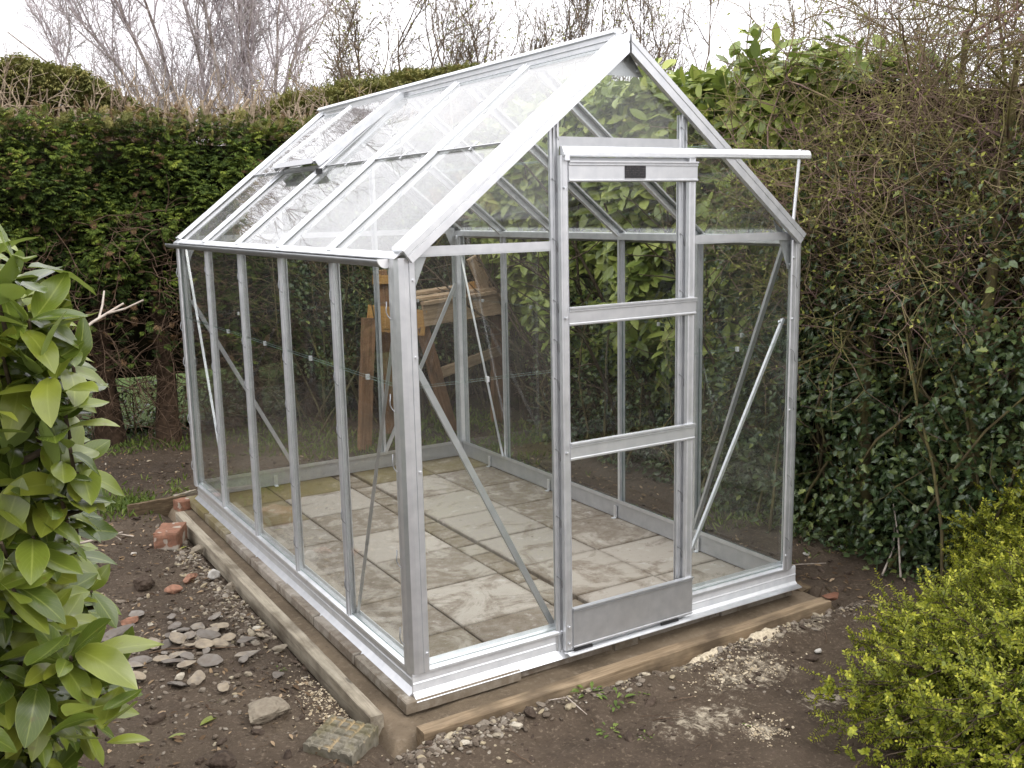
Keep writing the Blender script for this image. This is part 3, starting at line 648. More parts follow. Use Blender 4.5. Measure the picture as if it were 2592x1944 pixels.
for y, o_, cols in ((0, -1, ((.03, X1-.005), (X2+.005, W-.03))), (L, 1, ((.03, .632), (.643, 1.287), (1.298, W-.03)))):
    for (x0, x1) in cols:
        e = y
        p1 = pane([(x0, e, .004), (x1, e, .004), (x1, e, ZJ+.004), (x0, e, ZJ+.004)], (0, o_, 0))
        pane([(x0, e+o_*.0042, ZJ-.004), (x1, e+o_*.0042, ZJ-.004), (x1, e+o_*.0042, HE-.006), (x0, e+o_*.0042, HE-.006)], (0, o_, 0))
        lapclip((x0+x1)/2, e, ZJ, p1)
        # gable piece above
        zf = lambda x: HE+SL*min(x, W-x)-.025
        pts = [(x0+.02, e, HE+.004), (x1-.004, e, HE+.004), (x1-.004, e, zf(x1))]
        if x0 < W/2 < x1: pts.append((W/2, e, zf(W/2)))
        pts.append((x0+.02, e, max(zf(x0), HE+.006))); pane(pts, (0, o_, 0))
zf = lambda x: HE+SL*min(x, W-x)-.025
pane([(X1+.006, 0, 1.925), (X2-.006, 0, 1.925), (X2-.006, 0, zf(X2)), (W/2, 0, zf(W/2)), (X1+.006, 0, zf(X1))], (0, -1, 0))
XJ = .482
for sx in (-1, 1):
    nv = vec(-SA if sx < 0 else SA, 0, CA)
    for k in range(5):
        y0, y1 = k*BAY+.006, (k+1)*BAY-.006
        lo = pane([slope_pt(.0, y0, 0, sx), slope_pt(.0, y1, 0, sx), slope_pt(XJ+.006, y1, 0, sx), slope_pt(XJ+.006, y0, 0, sx)], nv, gm='roof_glass')
        if sx < 0 and k == 3: continue
        pane([slope_pt(XJ-.006, y0, .0045, sx), slope_pt(XJ-.006, y1, .0045, sx), slope_pt(W/2-.03, y1, .0045, sx), slope_pt(W/2-.03, y0, .0045, sx)], nv, gm='roof_glass')
        if sx < 0:      # dark lap seal and clip across the bay
            g = Geo(); a = slope_pt(XJ-.006, y0, .0085, sx); b_ = slope_pt(XJ-.006, y1, .0085, sx); prism(g, [(-.004, -.002), (.004, -.002), (.004, .002), (-.004, .002)], a, b_, tuple(nv)); g.build('lap_seal', M['alu_dull'], lo)
            g = Geo(); ym = (y0+y1)/2; a = slope_pt(XJ-.02, ym, .009, sx); b_ = slope_pt(XJ+.02, ym, .009, sx); prism(g, [(-.004, -.002), (.004, -.002), (.004, .003), (-.004, .003)], a, b_, (0, 1, 0)); g.build('lap_clip', M['alu_bright'], lo)
# roof vent, slightly raised in the second bay from the back
vy0, vy1 = 3*BAY, 4*BAY; vent = thing('roof_vent', None, None, (0, 0, 0)); vent.parent = gh
vhinge = slope_pt(W/2-.03, (vy0+vy1)/2, .03); vent.location = Vector(vhinge)-wloc(gh); del_ = None
va = math.radians(3)   # opening angle
def vpt(s, y, up=0.):
    """s metres down the slope from the hinge"""
    a0 = math.atan(SL)-va; return vec(vhinge[0]-s*math.cos(a0)-up*math.sin(a0), y, vhinge[2]-s*math.sin(a0)+up*math.cos(a0))
VL = .62
def vp(name, g, mat): return g.build(name, M[mat], vent)
VS = [(-.022, -.03), (-.019, -.03), (-.019, .0), (.018, .0), (.022, -.012), (.025, -.012), (.022, .006), (.006, .008), (.005, .014), (.001, .014), (0, .006), (-.022, .006)]
for y, q in ((vy0-.012, -1), (vy1+.004, 1)):
    g = Geo(); a, b_ = vpt(VL, y), vpt(0, y); d = nrm(b_-a); nv = vec(-math.sin(math.atan(SL)-va), 0, math.cos(math.atan(SL)-va)); s = vec(0, -q, 0); sg = 1 if np.cross(s, d)@nv > 0 else -1
    prism(g, [(p, r_*sg) for p, r_ in VS], a, b_, s); o = vp('vent_stile', g, 'alu_bright')
    for t in (.15, .45, .75): clip_at(vent, a+(b_-a)*t+nv*.012, d, nv)
g = Geo(); V = [vpt(VL+.02, vy0-.02, .004), vpt(VL+.02, vy1+.02, .004), vpt(VL-.03, vy1+.02, .008), vpt(VL-.03, vy0-.02, .008), vpt(VL-.075, vy0+.01, -.05), vpt(VL-.075, vy1-.01, -.05), vpt(VL-.085, vy1-.01, -.046), vpt(VL-.085, vy0+.01, -.046)]
g.add(V, [(0, 1, 2, 3), (1, 0, 4, 5), (5, 4, 7, 6), (3, 2, 6, 7), (0, 3, 7, 4), (2, 1, 5, 6)]); vp('vent_bottom_rail', g, 'gutter')
g = Geo(); prism(g, [(-.02, -.01), (.02, -.01), (.02, .008), (-.02, .008)], vpt(.0, vy0-.02), vpt(0, vy1+.02), (1, 0, 0)); vp('vent_top_rail', g, 'alu')
q = [vpt(VL-.01, vy0, .002), vpt(VL-.01, vy1, .002), vpt(.01, vy1, .002), vpt(.01, vy0, .002)]
Geo().add(np.array(q+[p+vec(-SA, 0, CA)*.003 for p in q]), BF).build('vent_glass', M['roof_glass'], vent)
g = Geo(); prism(g, [(-.018, 0), (.018, 0), (.018, .003), (.003, .003), (.003, .02), (-.003, .02), (-.003, .003), (-.018, .003)], slope_pt(XJ-.01, vy0+.02, .004), slope_pt(XJ-.01, vy1-.02, .004), (CA, 0, SA)); gp('vent_cill', g)
g = Geo(); a = vpt(VL-.02, (vy0+vy1)/2, -.05); tubes(g, np.stack([a, a+vec(.1, 0, -.2)]).reshape(1, 2, 3), .006, 6); vp('vent_stay', g, 'alu_dull')
g = Geo(); box(g, tuple(slope_pt(XJ-.06, vy0-.05, .01)), tuple(slope_pt(XJ-.06, vy0-.05, .01)+vec(.025, .03, .03))); gp('vent_catch', g, 'black')
# door (a child of the greenhouse, slides along its track)
door = thing('door', None, None, (0, 0, 0)); door.parent = gh; door.location = Vector((.965, -.03, -.08))-wloc(gh)
def dp(name, g, mat='alu'): return g.build(name, M[mat], door)
DY = -.045
def dstile(x0, x1, z0=-.078, z1=1.862):
    g = Geo(); xs_ = [(x0, DY), (x0+.005, DY-.003), (x0+.009, DY), (x1-.009, DY), (x1-.005, DY-.003), (x1, DY), (x1, DY+.02), (x1-.003, DY+.02), (x1-.003, DY+.004), (x0+.003, DY+.004), (x0+.003, DY+.02), (x0, DY+.02)]
    n = len(xs_); V = [(x, y, z) for z in (z0, z1) for x, y in xs_]
    g.add(V, [(i, (i+1) % n, n+(i+1) % n, n+i) for i in range(n)]+[(0, 5, 8, 9), (0, 9, 10, 11), (5, 6, 7, 8), (n, n+9, n+8, n+5)]); return g
dp('stile', dstile(.638, .672)); dp('stile', dstile(1.262, 1.297))
def drail(z0, z1, x0=.667, x1=1.3, mat='alu', lips=True):
    g = Geo(); y = DY-.006
    o = [(y, z0), (y-.004, z0+.004), (y-.004, z0+.009), (y, z0+.011), (y, z1-.018), (y-.005, z1-.016), (y-.005, z1-.012), (y-.002, z1-.011), (y-.002, z1-.007), (y-.009, z1-.006), (y-.009, z1), (y+.014, z1), (y+.014, z0)]
    n = len(o); V = [(x, a, b_) for x in (x0, x1) for a, b_ in o]
    g.add(V, [(i, (i+1) % n, n+(i+1) % n, n+i) for i in range(n)]+[tuple(range(n))[::-1], tuple(range(n, 2*n))])
    return dp('rail', g, mat)
tr_ = drail(1.765, 1.843, .672, 1.3); drail(1.229, 1.3); drail(.703, .772)
kp = drail(-.074, .096, .672, 1.297, 'alu_dull'); kp.name = 'kick_panel'
g = Geo(); box(g, (.932, DY-.0095, 1.779), (1.032, DY-.0062, 1.827)); o = g.build('name_plate', M['plate'], door, (.982, DY-.006, 1.803)); o['label'] = 'small black plate with fine print'
for x0, x1 in ((.672, .76), (1.12, 1.215)):
    g = Geo(); box(g, (x0, DY-.014, -.083), (x1, DY-.0065, -.073)); dp('rubber_seal', g, 'black')
g = Geo()
for x in (.655,):
    for z in (-.05, .02, .735, 1.26, 1.745):
        tubes(g, vec((x, DY-.002, z), (x, DY-.008, z)).reshape(1, 2, 3), .005, 6)
dp('rivet', g, 'alu_bright')
g = Geo(); box(g, (.652, DY-.012, 1.843), (.672, DY+.01, 1.865)); box(g, (.657, DY-.008, 1.865), (.667, DY+.004, 1.885)); dp('roller_bracket', g, 'alu_bright')
# door track and its stay
g = Geo(); ty = -.03
o = [(ty, 1.858), (ty-.02, 1.858), (ty-.024, 1.862), (ty-.024, 1.875), (ty-.016, 1.893), (ty-.004, 1.897), (ty, 1.893)]
n = len(o); V = [(x, a, b_) for x in (.648, 1.947) for a, b_ in o]
g.add(V, [(i, (i+1) % n, n+(i+1) % n, n+i) for i in range(n)]+[tuple(range(n))[::-1], tuple(range(n, 2*n))]); trk = gp('door_track', g, 'alu_bright')
g = Geo(); box(g, (.648, -.027, 1.842), (1.3, -.012, 1.857)); g.build('track_fixing_strip', M['alu_dull'], trk)
g = Geo(); tubes(g, vec((1.892, ty-.01, 1.9), (1.878, -.02, 1.53)).reshape(1, 2, 3), .0075, 8); g.build('track_stay', M['alu_bright'], trk)
# bottom runner under the door
g = Geo(); prism(g, [(-.022, -.012), (-.018, -.004), (0, 0), (.022, -.006), (.022, -.009), (0, -.004), (-.016, -.012)], (.64, DY-.008, -.083), (1.95, DY-.008, -.083), (0, -1, 0)); gp('bottom_runner', g, 'alu_bright')

# ================================================================== boards, bricks, stones
def T(o, *a, **k): return tag(o, *a, **k)
T(beam('timber_board', (-.178, -.03, -.165), (-.165, 2.98, -.165), .052, .09, M['board_grey'], seed=1, seg=40, jit=.0005), 'long weathered grey timber board lying along the left side of the greenhouse slabs', 'board')
T(beam('timber_board', (-.085, -.19, -.172), (2.01, -.165, -.172), .062, .085, M['board'], seed=2, seg=40, jit=.0005), 'long pale brown timber board lying in front of the greenhouse door', 'board')
T(beam('timber_board', (-.42, 3.24, -.16), (-.06, 3.275, -.16), .03, .12, M['board_rot'], seed=3, seg=12, jit=.002), 'short dark board on edge at the far left corner of the greenhouse', 'board')
T(beam('timber_board', (-.13, 3.28, -.105), (.02, 3.32, -.1), .025, .02, M['board_grey'], seed=4, seg=8), 'thin pale wooden batten at the far left corner touching the greenhouse base', 'batten')
T(beam('timber_board', (2.0, .36, -.155), (2.08, .03, -.175), .085, .035, M['board_rot'], seed=5, seg=14, jit=.005, rag=.012), 'short rotten board with a split edge beside the front right corner', 'board')
def brick(name, c, sz, rz, seed, label, cat='brick', tilt=0):
    V = []; rs = np.random.default_rng(seed); nx, ny, nz = 8, 5, 4
    pts = []; g = Geo(); a, b_, c2 = np.array(sz)/2
    def face(o_, du, dv, nu, nv):
        uu, vv = np.meshgrid(np.linspace(-1, 1, nu), np.linspace(-1, 1, nv), indexing='ij'); P = vec(*o_)+uu[..., None]*vec(*du)+vv[..., None]*vec(*dv)
        i = np.arange(uu.size).reshape(uu.shape); F = np.stack([i[:-1, :-1], i[1:, :-1], i[1:, 1:], i[:-1, 1:]], -1).reshape(-1, 4); return P.reshape(-1, 3), F
    for o_, du, dv in (((0, 0, c2), (a, 0, 0), (0, b_, 0)), ((0, 0, -c2), (a, 0, 0), (0, -b_, 0)), ((a, 0, 0), (0, b_, 0), (0, 0, c2)), ((-a, 0, 0), (0, -b_, 0), (0, 0, c2)), ((0, b_, 0), (-a, 0, 0), (0, 0, c2)), ((0, -b_, 0), (a, 0, 0), (0, 0, c2))):
        P, F = face(o_, du, dv, 12, 9)
        q = P/vec(a, b_, c2); corner_ = np.sort(np.abs(q), 1)[:, 1]; P = P*(1-.05*np.clip((corner_-.8)/.2, 0, 1)[:, None]); n_ = fbm(P*30+seed*3, 1, 3, seed)-.5; P = P+P*n_[:, None]*.12
        A = np.tile([.5, .5, .5], (len(P), 1)); A[:, 2] = np.clip(.5+n_*1.5, 0, 1); A[:, 0] = np.clip((fbm(P*22+seed, 1, 3, seed+5)-.52)*9, 0, 1); g.add(P, F, A)
    o = g.build(name, M['brick'], None, (0, 0, 0)); o.location = c; o.rotation_euler = (tilt, 0, rz); return T(o, label, cat)
brick('brick', (-.315, 2.56, -.135), (.215, .14, .11), R(62), 1, 'red brick with mortar patches on soil outside the left timber board')
brick('brick_piece', (-.1, 3.18, -.135), (.09, .1, .065), R(10), 2, 'broken red brick piece wedged at the far end of the sand strip')
T(rock('brick_fragment', (2.045, -.165, -.125), (.05, .04, .014), M['brick'], 12, .3, 3, 0), 'orange brick fragment lying on the right end of the front board', 'brick')
T(rock('brick_fragment', (-.36, 1.93, G1(-.36, 1.93)+.012), (.065, .035, .03), M['brick'], 13, .3, 3, .9), 'flat reddish brick fragment in the gravel beside the left board', 'brick')
T(rock('brick_fragment', (-.475, 1.8, G1(-.475, 1.8)+.012), (.05, .035, .025), M['brick'], 14, .3, 3, .2), 'tan brown brick fragment on soil left of the gravel', 'brick')
T(rock('brick_fragment', (-.74, 1.5, G1(-.74, 1.5)+.01), (.05, .03, .018), M['brick'], 15, .3, 3, .4, val=.9), 'small pale orange brick chip beside the laurel bush', 'brick')
T(rock('soil_clod', (-.6, 1.93, G1(-.6, 1.93)+.02), (.06, .05, .045), M['clod'], 16, .5, 3), 'dark brown soil clod on the ground left of the brick fragments', 'clod')
T(rock('soil_clod', (-.72, .02, G1(-.72, .02)+.01), (.06, .045, .035), M['clod'], 17, .5, 3), 'dark soil clod near the bottom edge left of the moulded block', 'clod')
T(rock('rubble_lump', (-.5, .26, G1(-.5, .26)+.018), (.1, .085, .045), M['rubble'], 5, .5, 4, .5), 'large rough lump of grey concrete rubble on bare soil', 'rubble')
T(rock('pebble', (.24, -.215, G1(.24, -.215)+.012), (.026, .014, .014), M['pebble'], 21, .1, 3, .5), 'smooth white oval pebble in front of the front board', 'pebble')
T(rock('pebble', (.41, -.2, G1(.41, -.2)+.012), (.022, .017, .015), M['pebble'], 22, .15, 3, 0), 'round pale pebble touching the front board near its left end', 'pebble')
T(rock('pebble', (.3, -.17, G1(.3, -.17)+.012), (.01, .017, .012), M['pebble'], 23, .15, 3, 0), 'small upright cream pebble against the front board', 'pebble')
T(rock('pebble', (2.46, .36, G1(2.46, .36)+.012), (.02, .018, .016), M['pebble'], 24, .15, 3, 0), 'white pebble on bare soil below the holly', 'pebble')
T(rock('pebble', (1.62, -.47, G1(1.62, -.47)+.01), (.02, .012, .01), M['pebble'], 25, .15, 3, 0), 'small white pebble on the trodden soil near the golden shrub', 'pebble')
T(rock('stone', (-.255, 1.86, G1(-.255, 1.86)+.02), (.038, .03, .03), M['pebble'], 26, .3, 3, .4, val=.2), 'chunky pale stone resting against the left timber board', 'stone')
T(rock('stone', (-.235, 2.28, G1(-.235, 2.28)+.02), (.04, .03, .03), M['rubble'], 27, .3, 3, .4, val=.9), 'pale brown stone beside the left board below the brick', 'stone')
T(rock('stone', (-.24, 1.62, G1(-.24, 1.62)+.02), (.022, .022, .035), M['rubble'], 28, .3, 3, .4, val=.7), 'upright grey stone leaning on the left board', 'stone')
T(rock('stone', (-.27, .78, G1(-.27, .78)+.012), (.04, .024, .016), M['rubble'], 29, .3, 3, .4, val=.8), 'single pale stone on soil halfway along the left board', 'stone')
# moulded paving block with a diamond pattern, sawdust in its grooves
def block():
    g = Geo(); s = .125; n = 41; uu, vv = np.meshgrid(np.linspace(-s, s, n), np.linspace(-s, s, n), indexing='ij')
    per = .05; a = np.abs(((uu+.01)/per) % 1-.5)*2; b_ = np.abs(((vv+.01)/per) % 1-.5)*2; gr = np.maximum(a, b_); z = .05-.007*np.clip((gr-.72)/.12, 0, 1)
    P3 = np.stack([uu, vv, z], -1); nn = fbm(P3, 14, 3, 2)-.5; z = z+nn*.007; ed = np.minimum(s-np.abs(uu), s-np.abs(vv)); z -= .008*np.clip(1-ed/.01, 0, 1)
    V = np.stack([uu, vv, z], -1).reshape(-1, 3); i = np.arange(n*n).reshape(n, n); F = np.stack([i[:-1, :-1], i[1:, :-1], i[1:, 1:], i[:-1, 1:]], -1).reshape(-1, 4)
    A = np.zeros((n*n, 3)); A[:, 0] = (.6*np.clip((gr-.72)/.12, 0, 1)*np.clip((fbm(P3, 11, 2, 8)-.5)*5, 0, 1)).ravel(); A[:, 2] = .5+nn.ravel(); g.add(V, F, A)
    for sgn, ax in ((1, 0), (-1, 0), (1, 1), (-1, 1)):
        t = np.linspace(-s, s, n); zt = z[-1 if sgn > 0 else 0] if ax == 0 else z[:, -1 if sgn > 0 else 0]
        top = np.stack([np.full(n, sgn*s), t, zt], -1) if ax == 0 else np.stack([t, np.full(n, sgn*s), zt], -1); bo = top.copy(); bo[:, 2] = -.03
        V = np.concatenate([top, bo]); F = [(k, k+1, n+k+1, n+k) for k in range(n-1)]; g.add(V, F, np.tile([0, 0, .4], (2*n, 1)))
    return g
b = MB('moulded_concrete'); a = b.attr(); p = b.coord(); n = b.noise(p, 30, 5)
col = b.ramp(n, [(.35, (.11, .1, .075)), (.6, (.22, .2, .155))]); col = b.mix(b.ramp(b.noise(p, 9, 3), [(.45, .0), (.65, .7)]), col, (.13, .115, .06)); col = b.mix(a[0], col, (.42, .31, .16))
b.bsdf(col, .85, 0, b.bump(n, .5, .004), .2); M['block'] = b.m
o = block().build('moulded_block', M['block'], None, (0, 0, 0)); o.location = (-.335, -.075, -.165); o.rotation_euler = (R(3), R(-3), R(38)); o.scale = (.76, .76, 1)
T(o, 'square concrete block with raised diamond pattern and sawdust beside the board end', 'block')
# slate pieces in a loose pile
rs = np.random.default_rng(3)
sl_pts = []
while len(sl_pts) < 40:
    x, y = rs.normal(-.6, .12), rs.normal(.98, .17)
    if all((x-a)**2+(y-b_)**2 > .048**2 for a, b_ in sl_pts) and x < -.27: sl_pts.append((x, y))
for i, (x, y) in enumerate(sl_pts):
    s = rs.uniform(.02, .05)
    o = rock('slate_piece', (0, 0, 0), (s*1.25, s*.85, s*.22), M['slate'], 100+i, .25, 2, rs.uniform(0, 3.1))
    o.location = (x, y, G1(x, y)+.006+rs.uniform(0, .012)); o.rotation_euler = (rs.normal(0, .22), rs.normal(0, .22), 0)
    T(o, 'flat grey slate fragment in the loose pile on soil left of the board', 'slate', 'slate fragments in a loose pile on the soil')
for i, (x, y, s, lb) in enumerate(((-.82, 1.33, .1, 'long grey slate piece half hidden by the laurel bush'), (-1.0, .62, .07, 'broad dark slate piece under the edge of the laurel bush'), (-.9, -.02, .05, 'flat slate piece alone on the soil at bottom left'))):
    o = rock('slate_piece', (0, 0, 0), (s, s*.5, .012), M['slate'], 300+i, .25, 2, .7); o.location = (x, y, G1(x, y)+.012); T(o, lb, 'slate')

# gravel, litter and twigs -------------------------------------------------
def stones(name, n, fx, size, mat, seed, kind='stuff', sink=.2):
    rs = np.random.default_rng(seed); V, F = ico(1); P = fx(rs, n); P = np.array(P); n = len(P); s = size(rs, n)
    tv = V.copy(); g = Geo()
    for part in np.array_split(np.arange(n), 6):
        t = tv*(1+.35*(rs.random((len(tv), 1))-.5)); ang = rs.uniform(0, 6.28, len(part)); sx = s[part]*rs.uniform(.8, 1.5, len(part)); sy = s[part]*rs.uniform(.6, 1., len(part)); sz_ = s[part]*rs.uniform(.3, .75, len(part))
        c, d = np.cos(ang), np.sin(ang); z0 = np.zeros(len(part)); tl = rs.normal(0, .25, len(part))
        Mx = np.stack([np.stack([c*sx, d*sx, tl*sx], -1), np.stack([-d*sy, c*sy, z0], -1), np.stack([z0, z0, sz_], -1)], -1)
        p = P[part]; z = gz(p[:, 0], p[:, 1])+sz_*(.5-sink); scatter(g, t, F, np.full((len(t), 2), .5), np.stack([p[:, 0], p[:, 1], z], -1), Mx, rs.random(len(part)))
    return tag(g.build(name, mat, None, (0, 0, 0)), kind=kind)
def clear(P):  # keep off the slab bed
    P = np.array(P); x, y = P[:, 0], P[:, 1]; return P[~((x > -.215) & (x < 2.09) & (y > -.2) & (y < 3.36))]
def f1(rs, n):   # beside the left board, front board, corner
    a = np.stack([-.24-np.abs(rs.normal(0, .07, n)), rs.uniform(.9, 2.6, n)], -1)[:int(n*.3)]
    b_ = np.stack([rs.uniform(-.2, .25, n), -.27+rs.normal(0, .06, n)], -1)[:int(n*.2)]
    c = np.stack([rs.uniform(.2, 2.2, n), -.215-np.abs(rs.normal(0, .05, n))], -1)[:int(n*.28)]
    d = np.stack([rs.normal(-.6, .22, n), rs.normal(1.1, .5, n)], -1)[:int(n*.22)]
    return clear(np.concatenate([a, b_, c, d]))
stones('gravel', 2900, f1, lambda rs, n: np.clip(rs.lognormal(-4.95, .42, n), .003, .02), M['gravel'], 41)
def f2(rs, n):
    a = np.stack([rs.uniform(-1.6, .3, n), rs.uniform(3.4, 5.2, n)], -1)[:n//3]; b_ = np.stack([rs.uniform(-1.5, -.2, n), rs.uniform(-.9, 3.2, n)], -1)[:n//3]; c = np.stack([rs.uniform(-.4, 3., n), rs.uniform(-1.8, -.2, n)], -1)[:n//3]
    return clear(np.concatenate([a, b_, c]))
stones('small_stones', 1000, f2, lambda rs, n: np.clip(rs.lognormal(-5.3, .5, n), .002, .018), M['gravel'], 43)
stones('soil_crumbs', 4200, lambda rs, n: clear(np.stack([rs.uniform(-1.7, 3.2, n), rs.uniform(-2.2, 4.6, n)], -1)), lambda rs, n: np.clip(rs.lognormal(-4.9, .5, n), .003, .03), M['clod'], 44)
def f3(rs, n):
    out_ = []
    for (x, y, sx_, sy_, k) in ((1.5, -.235, .07, .04, .33), (1.22, -.235, .1, .04, .2), (1.24, -.42, .13, .07, .17), (.97, -.8, .05, .04, .08), (-.28, .25, .05, .13, .22)):
        m_ = int(n*k); out_.append(np.stack([rs.normal(x, sx_, m_), rs.normal(y, sy_, m_)], -1))
    return clear(np.concatenate(out_))
stones('sawdust', 2600, f3, lambda rs, n: np.clip(rs.lognormal(-5.9, .4, n), .0015, .007), M['sawdust'], 45, sink=.1)
def mound(name, x, y, rx, ry, h, seed, label):
    n = 36; uu, vv = np.meshgrid(np.linspace(-1, 1, n), np.linspace(-1, 1, n), indexing='ij'); P = np.stack([x+uu*rx, y+vv*ry, uu*0], -1)
    rr = uu**2+vv**2+(fbm(P, 18, 3, seed)-.5)*.9; hh = h*np.clip(1-rr, -.4, 1)+(fbm(P, 60, 2, seed)-.5)*.012; z = gz(P[..., 0], P[..., 1])+hh-.003
    i = np.arange(n*n).reshape(n, n); F = np.stack([i[:-1, :-1], i[1:, :-1], i[1:, 1:], i[:-1, 1:]], -1).reshape(-1, 4); A = np.tile([.5, .5, .8], (n*n, 1))
    T(Geo().add(np.stack([P[..., 0], P[..., 1], z], -1).reshape(-1, 3), F, A, smooth=True).build(name, M['sawdust'], None), label, 'sawdust')
mound('sawdust_heap', 1.5, -.255, .1, .055, .025, 3, 'pale heap of sand and sawdust against the middle right of the front board')
mound('sawdust_heap', 1.2, -.24, .12, .045, .02, 4, 'low crumbly sawdust heap left of the larger pale heap by the front board')
def litter(name, n, fx, size, mat, seed):
    rs = np.random.default_rng(seed); P = np.array(fx(rs, n)); n = len(P); V, F, A = leaf_tmpl(3, .42, .25, .25); g = Geo(); d = nrm(np.stack([rs.normal(0, 1, n), rs.normal(0, 1, n), rs.normal(0, .15, n)], -1))
    up = nrm(np.stack([rs.normal(0, .35, n), rs.normal(0, .35, n), np.ones(n)], -1)); pos = np.stack([P[:, 0], P[:, 1], gz(P[:, 0], P[:, 1])+rs.uniform(.002, .014, n)], -1)
    scatter(g, V, F, A, pos, frames(d, up, size(rs, n)), rs.random(n)); return tag(g.build(name, mat, None, (0, 0, 0)), kind='stuff')
litter('leaf_litter', 3800, lambda rs, n: clear(np.concatenate([np.stack([rs.uniform(-2, 3.1, n//3), rs.uniform(3.4, 5.4, n//3)], -1), np.stack([rs.uniform(-1.6, -.25, n//3), rs.uniform(-.6, 3.4, n//3)], -1), np.stack([rs.uniform(2.1, 3.2, n//3), rs.uniform(-1, 3.4, n//3)], -1)])), lambda rs, n: rs.uniform(.012, .04, n), M['litter'], 51)
def twigs(name, n, fx, ln, mat, seed, rad=.0016):
    rs = np.random.default_rng(seed); P = np.array(fx(rs, n)); n = len(P); b3 = np.stack([P[:, 0], P[:, 1], gz(P[:, 0], P[:, 1])+.006], -1)
    pl = polylines(b3, np.stack([rs.normal(0, 1, n), rs.normal(0, 1, n), rs.normal(0, .06, n)], -1), ln(rs, n), 5, .12); pl[:, :, 2] = gz(pl[:, :, 0], pl[:, :, 1])+.006+np.abs(rs.normal(0, .004, (n, 1)))
    g = Geo(); tubes(g, pl, np.full((n, 5), rad)*rs.uniform(.6, 1.5, (n, 1)), 3); return tag(g.build(name, mat, None, (0, 0, 0)), kind='stuff')
allp = lambda rs, n: clear(np.stack([rs.uniform(-1.5, 3.1, n), rs.uniform(-1.9, 5, n)], -1))
twigs('twig_litter', 420, allp, lambda rs, n: rs.uniform(.03, .14, n), M['bark_twig'], 52)
twigs('straw_litter', 380, allp, lambda rs, n: rs.uniform(.02, .09, n), M['bark_twig'], 53, .0011)
def stick(pts, rad, label, mat='bark_pale'):
    P = vec(*pts); P[:, 2] += [G1(a, b_) for a, b_ in P[:, :2]]; o = tubes(Geo(), P.reshape(1, len(P), 3), np.linspace(rad, rad*.5, len(P))[None], 6).build('stick', M[mat]); T(o, label, 'stick')
stick([(-.58, -.17, .01), (-.52, -.24, .008), (-.49, -.31, .008)], .007, 'pale broken stick on soil left of the moulded block')
stick([(.42, -.24, .02), (.46, -.31, .03), (.5, -.38, .01)], .003, 'thin green brown stem with a bent tip beside the front board')
stick([(2.15, .34, .01), (2.3, .27, .015), (2.45, .22, .01)], .004, 'pale dry stem on soil right of the front corner of the greenhouse')
stick([(2.55, -.05, .02), (2.72, .02, .12), (2.85, .12, .28)], .006, 'long pale cut stem leaning out of the holly above the golden shrub')
stick([(2.6, -.12, .02), (2.66, -.05, .2), (2.7, .02, .36)], .006, 'pale cane standing upright between holly and golden shrub')
stick([(-.75, 1.05, .01), (-.68, 1.02, .02), (-.52, .9, .015), (-.42, .88, .01)], .004, 'thin dark root across the slate pile', 'bark_twig')

# weeds and grass ----------------------------------------------------------
def blades(name, P, hgt, seed, mat, lean=.5, wd=.05):
    rs = np.random.default_rng(seed); n = len(P); V, F, A = leaf_small(wd, .0, .25); d = nrm(np.stack([rs.normal(0, lean, n), rs.normal(0, lean, n), np.ones(n)], -1)); up = nrm(rs.normal(0, 1, (n, 3)))
    g = Geo(); scatter(g, V, F, A, P, frames(d, up, hgt(rs, n)), rs.random(n)); return tag(g.build(name, M[mat], None, (0, 0, 0)), kind='stuff')
rs = np.random.default_rng(61); n = 9000
x = rs.uniform(-1.2, 3.0, n); y = rs.uniform(3.4, 5.5, n); msk = fbm(np.stack([x, y, x*0], -1), 1.6, 3, 66) > .53-.12*(x > .9); x, y = x[msk], y[msk]
x2 = rs.uniform(2.08, 2.9, 2500); y2 = rs.uniform(.3, 3.5, 2500); m2 = fbm(np.stack([x2, y2, x2*0], -1), 2, 3, 67) > .56; x = np.concatenate([x, x2[m2]]); y = np.concatenate([y, y2[m2]])
x3 = rs.normal(-.3, .12, 900)*1; y3 = rs.normal(3.5, .14, 900); x = np.concatenate([x, x3-.1]); y = np.concatenate([y, y3])
k = ~((x > -.2) & (x < 2.1) & (y < 3.37)); x, y = x[k], y[k]
blades('ground_cover', np.stack([x, y, gz(x, y)], -1), lambda rs, n: rs.uniform(.02, .07, n), 62, 'grass', .7, .22)
def weed(x, y, s, label, seed, n=14):
    rs = np.random.default_rng(seed); V, F, A = leaf_tmpl(4, .4, .2, .4); an = rs.uniform(0, 6.28, n); d = np.stack([np.cos(an), np.sin(an), rs.uniform(.1, .8, n)], -1)
    pos = np.tile(vec(x, y, G1(x, y)+.002), (n, 1))+np.stack([np.cos(an), np.sin(an), an*0], -1)*s*rs.uniform(0, .8, (n, 1)); g = Geo()
    scatter(g, V, F, A, pos, frames(d, np.tile(vec(0, 0, 1.), (n, 1)), s*rs.uniform(.22, .6, n)), rs.uniform(.2, .9, n)); T(g.build('weed', M['grass']), label, 'weed')
weed(.6, -.27, .07, 'leafy green weed nearest the middle of the front board', 1, 18); weed(.66, -.34, .08, 'spreading pale green weed just in front of the weed by the board', 2, 20)
weed(.53, -.49, .06, 'ragged weed alone on bare soil in the foreground', 3, 16); weed(.6, -.6, .035, 'tiny weed seedling lowest in the foreground soil', 4, 10)
weed(.78, -.35, .035, 'tiny weed seedling right of the spreading weed', 5, 9); weed(.95, -.75, .03, 'tiny seedling by the small sand patch near the golden shrub', 6, 8)
weed(-.33, .62, .035, 'tiny green seedling beside the middle of the left board', 7, 8); weed(-.62, .5, .03, 'small green seedling below the slate pile', 8, 8)
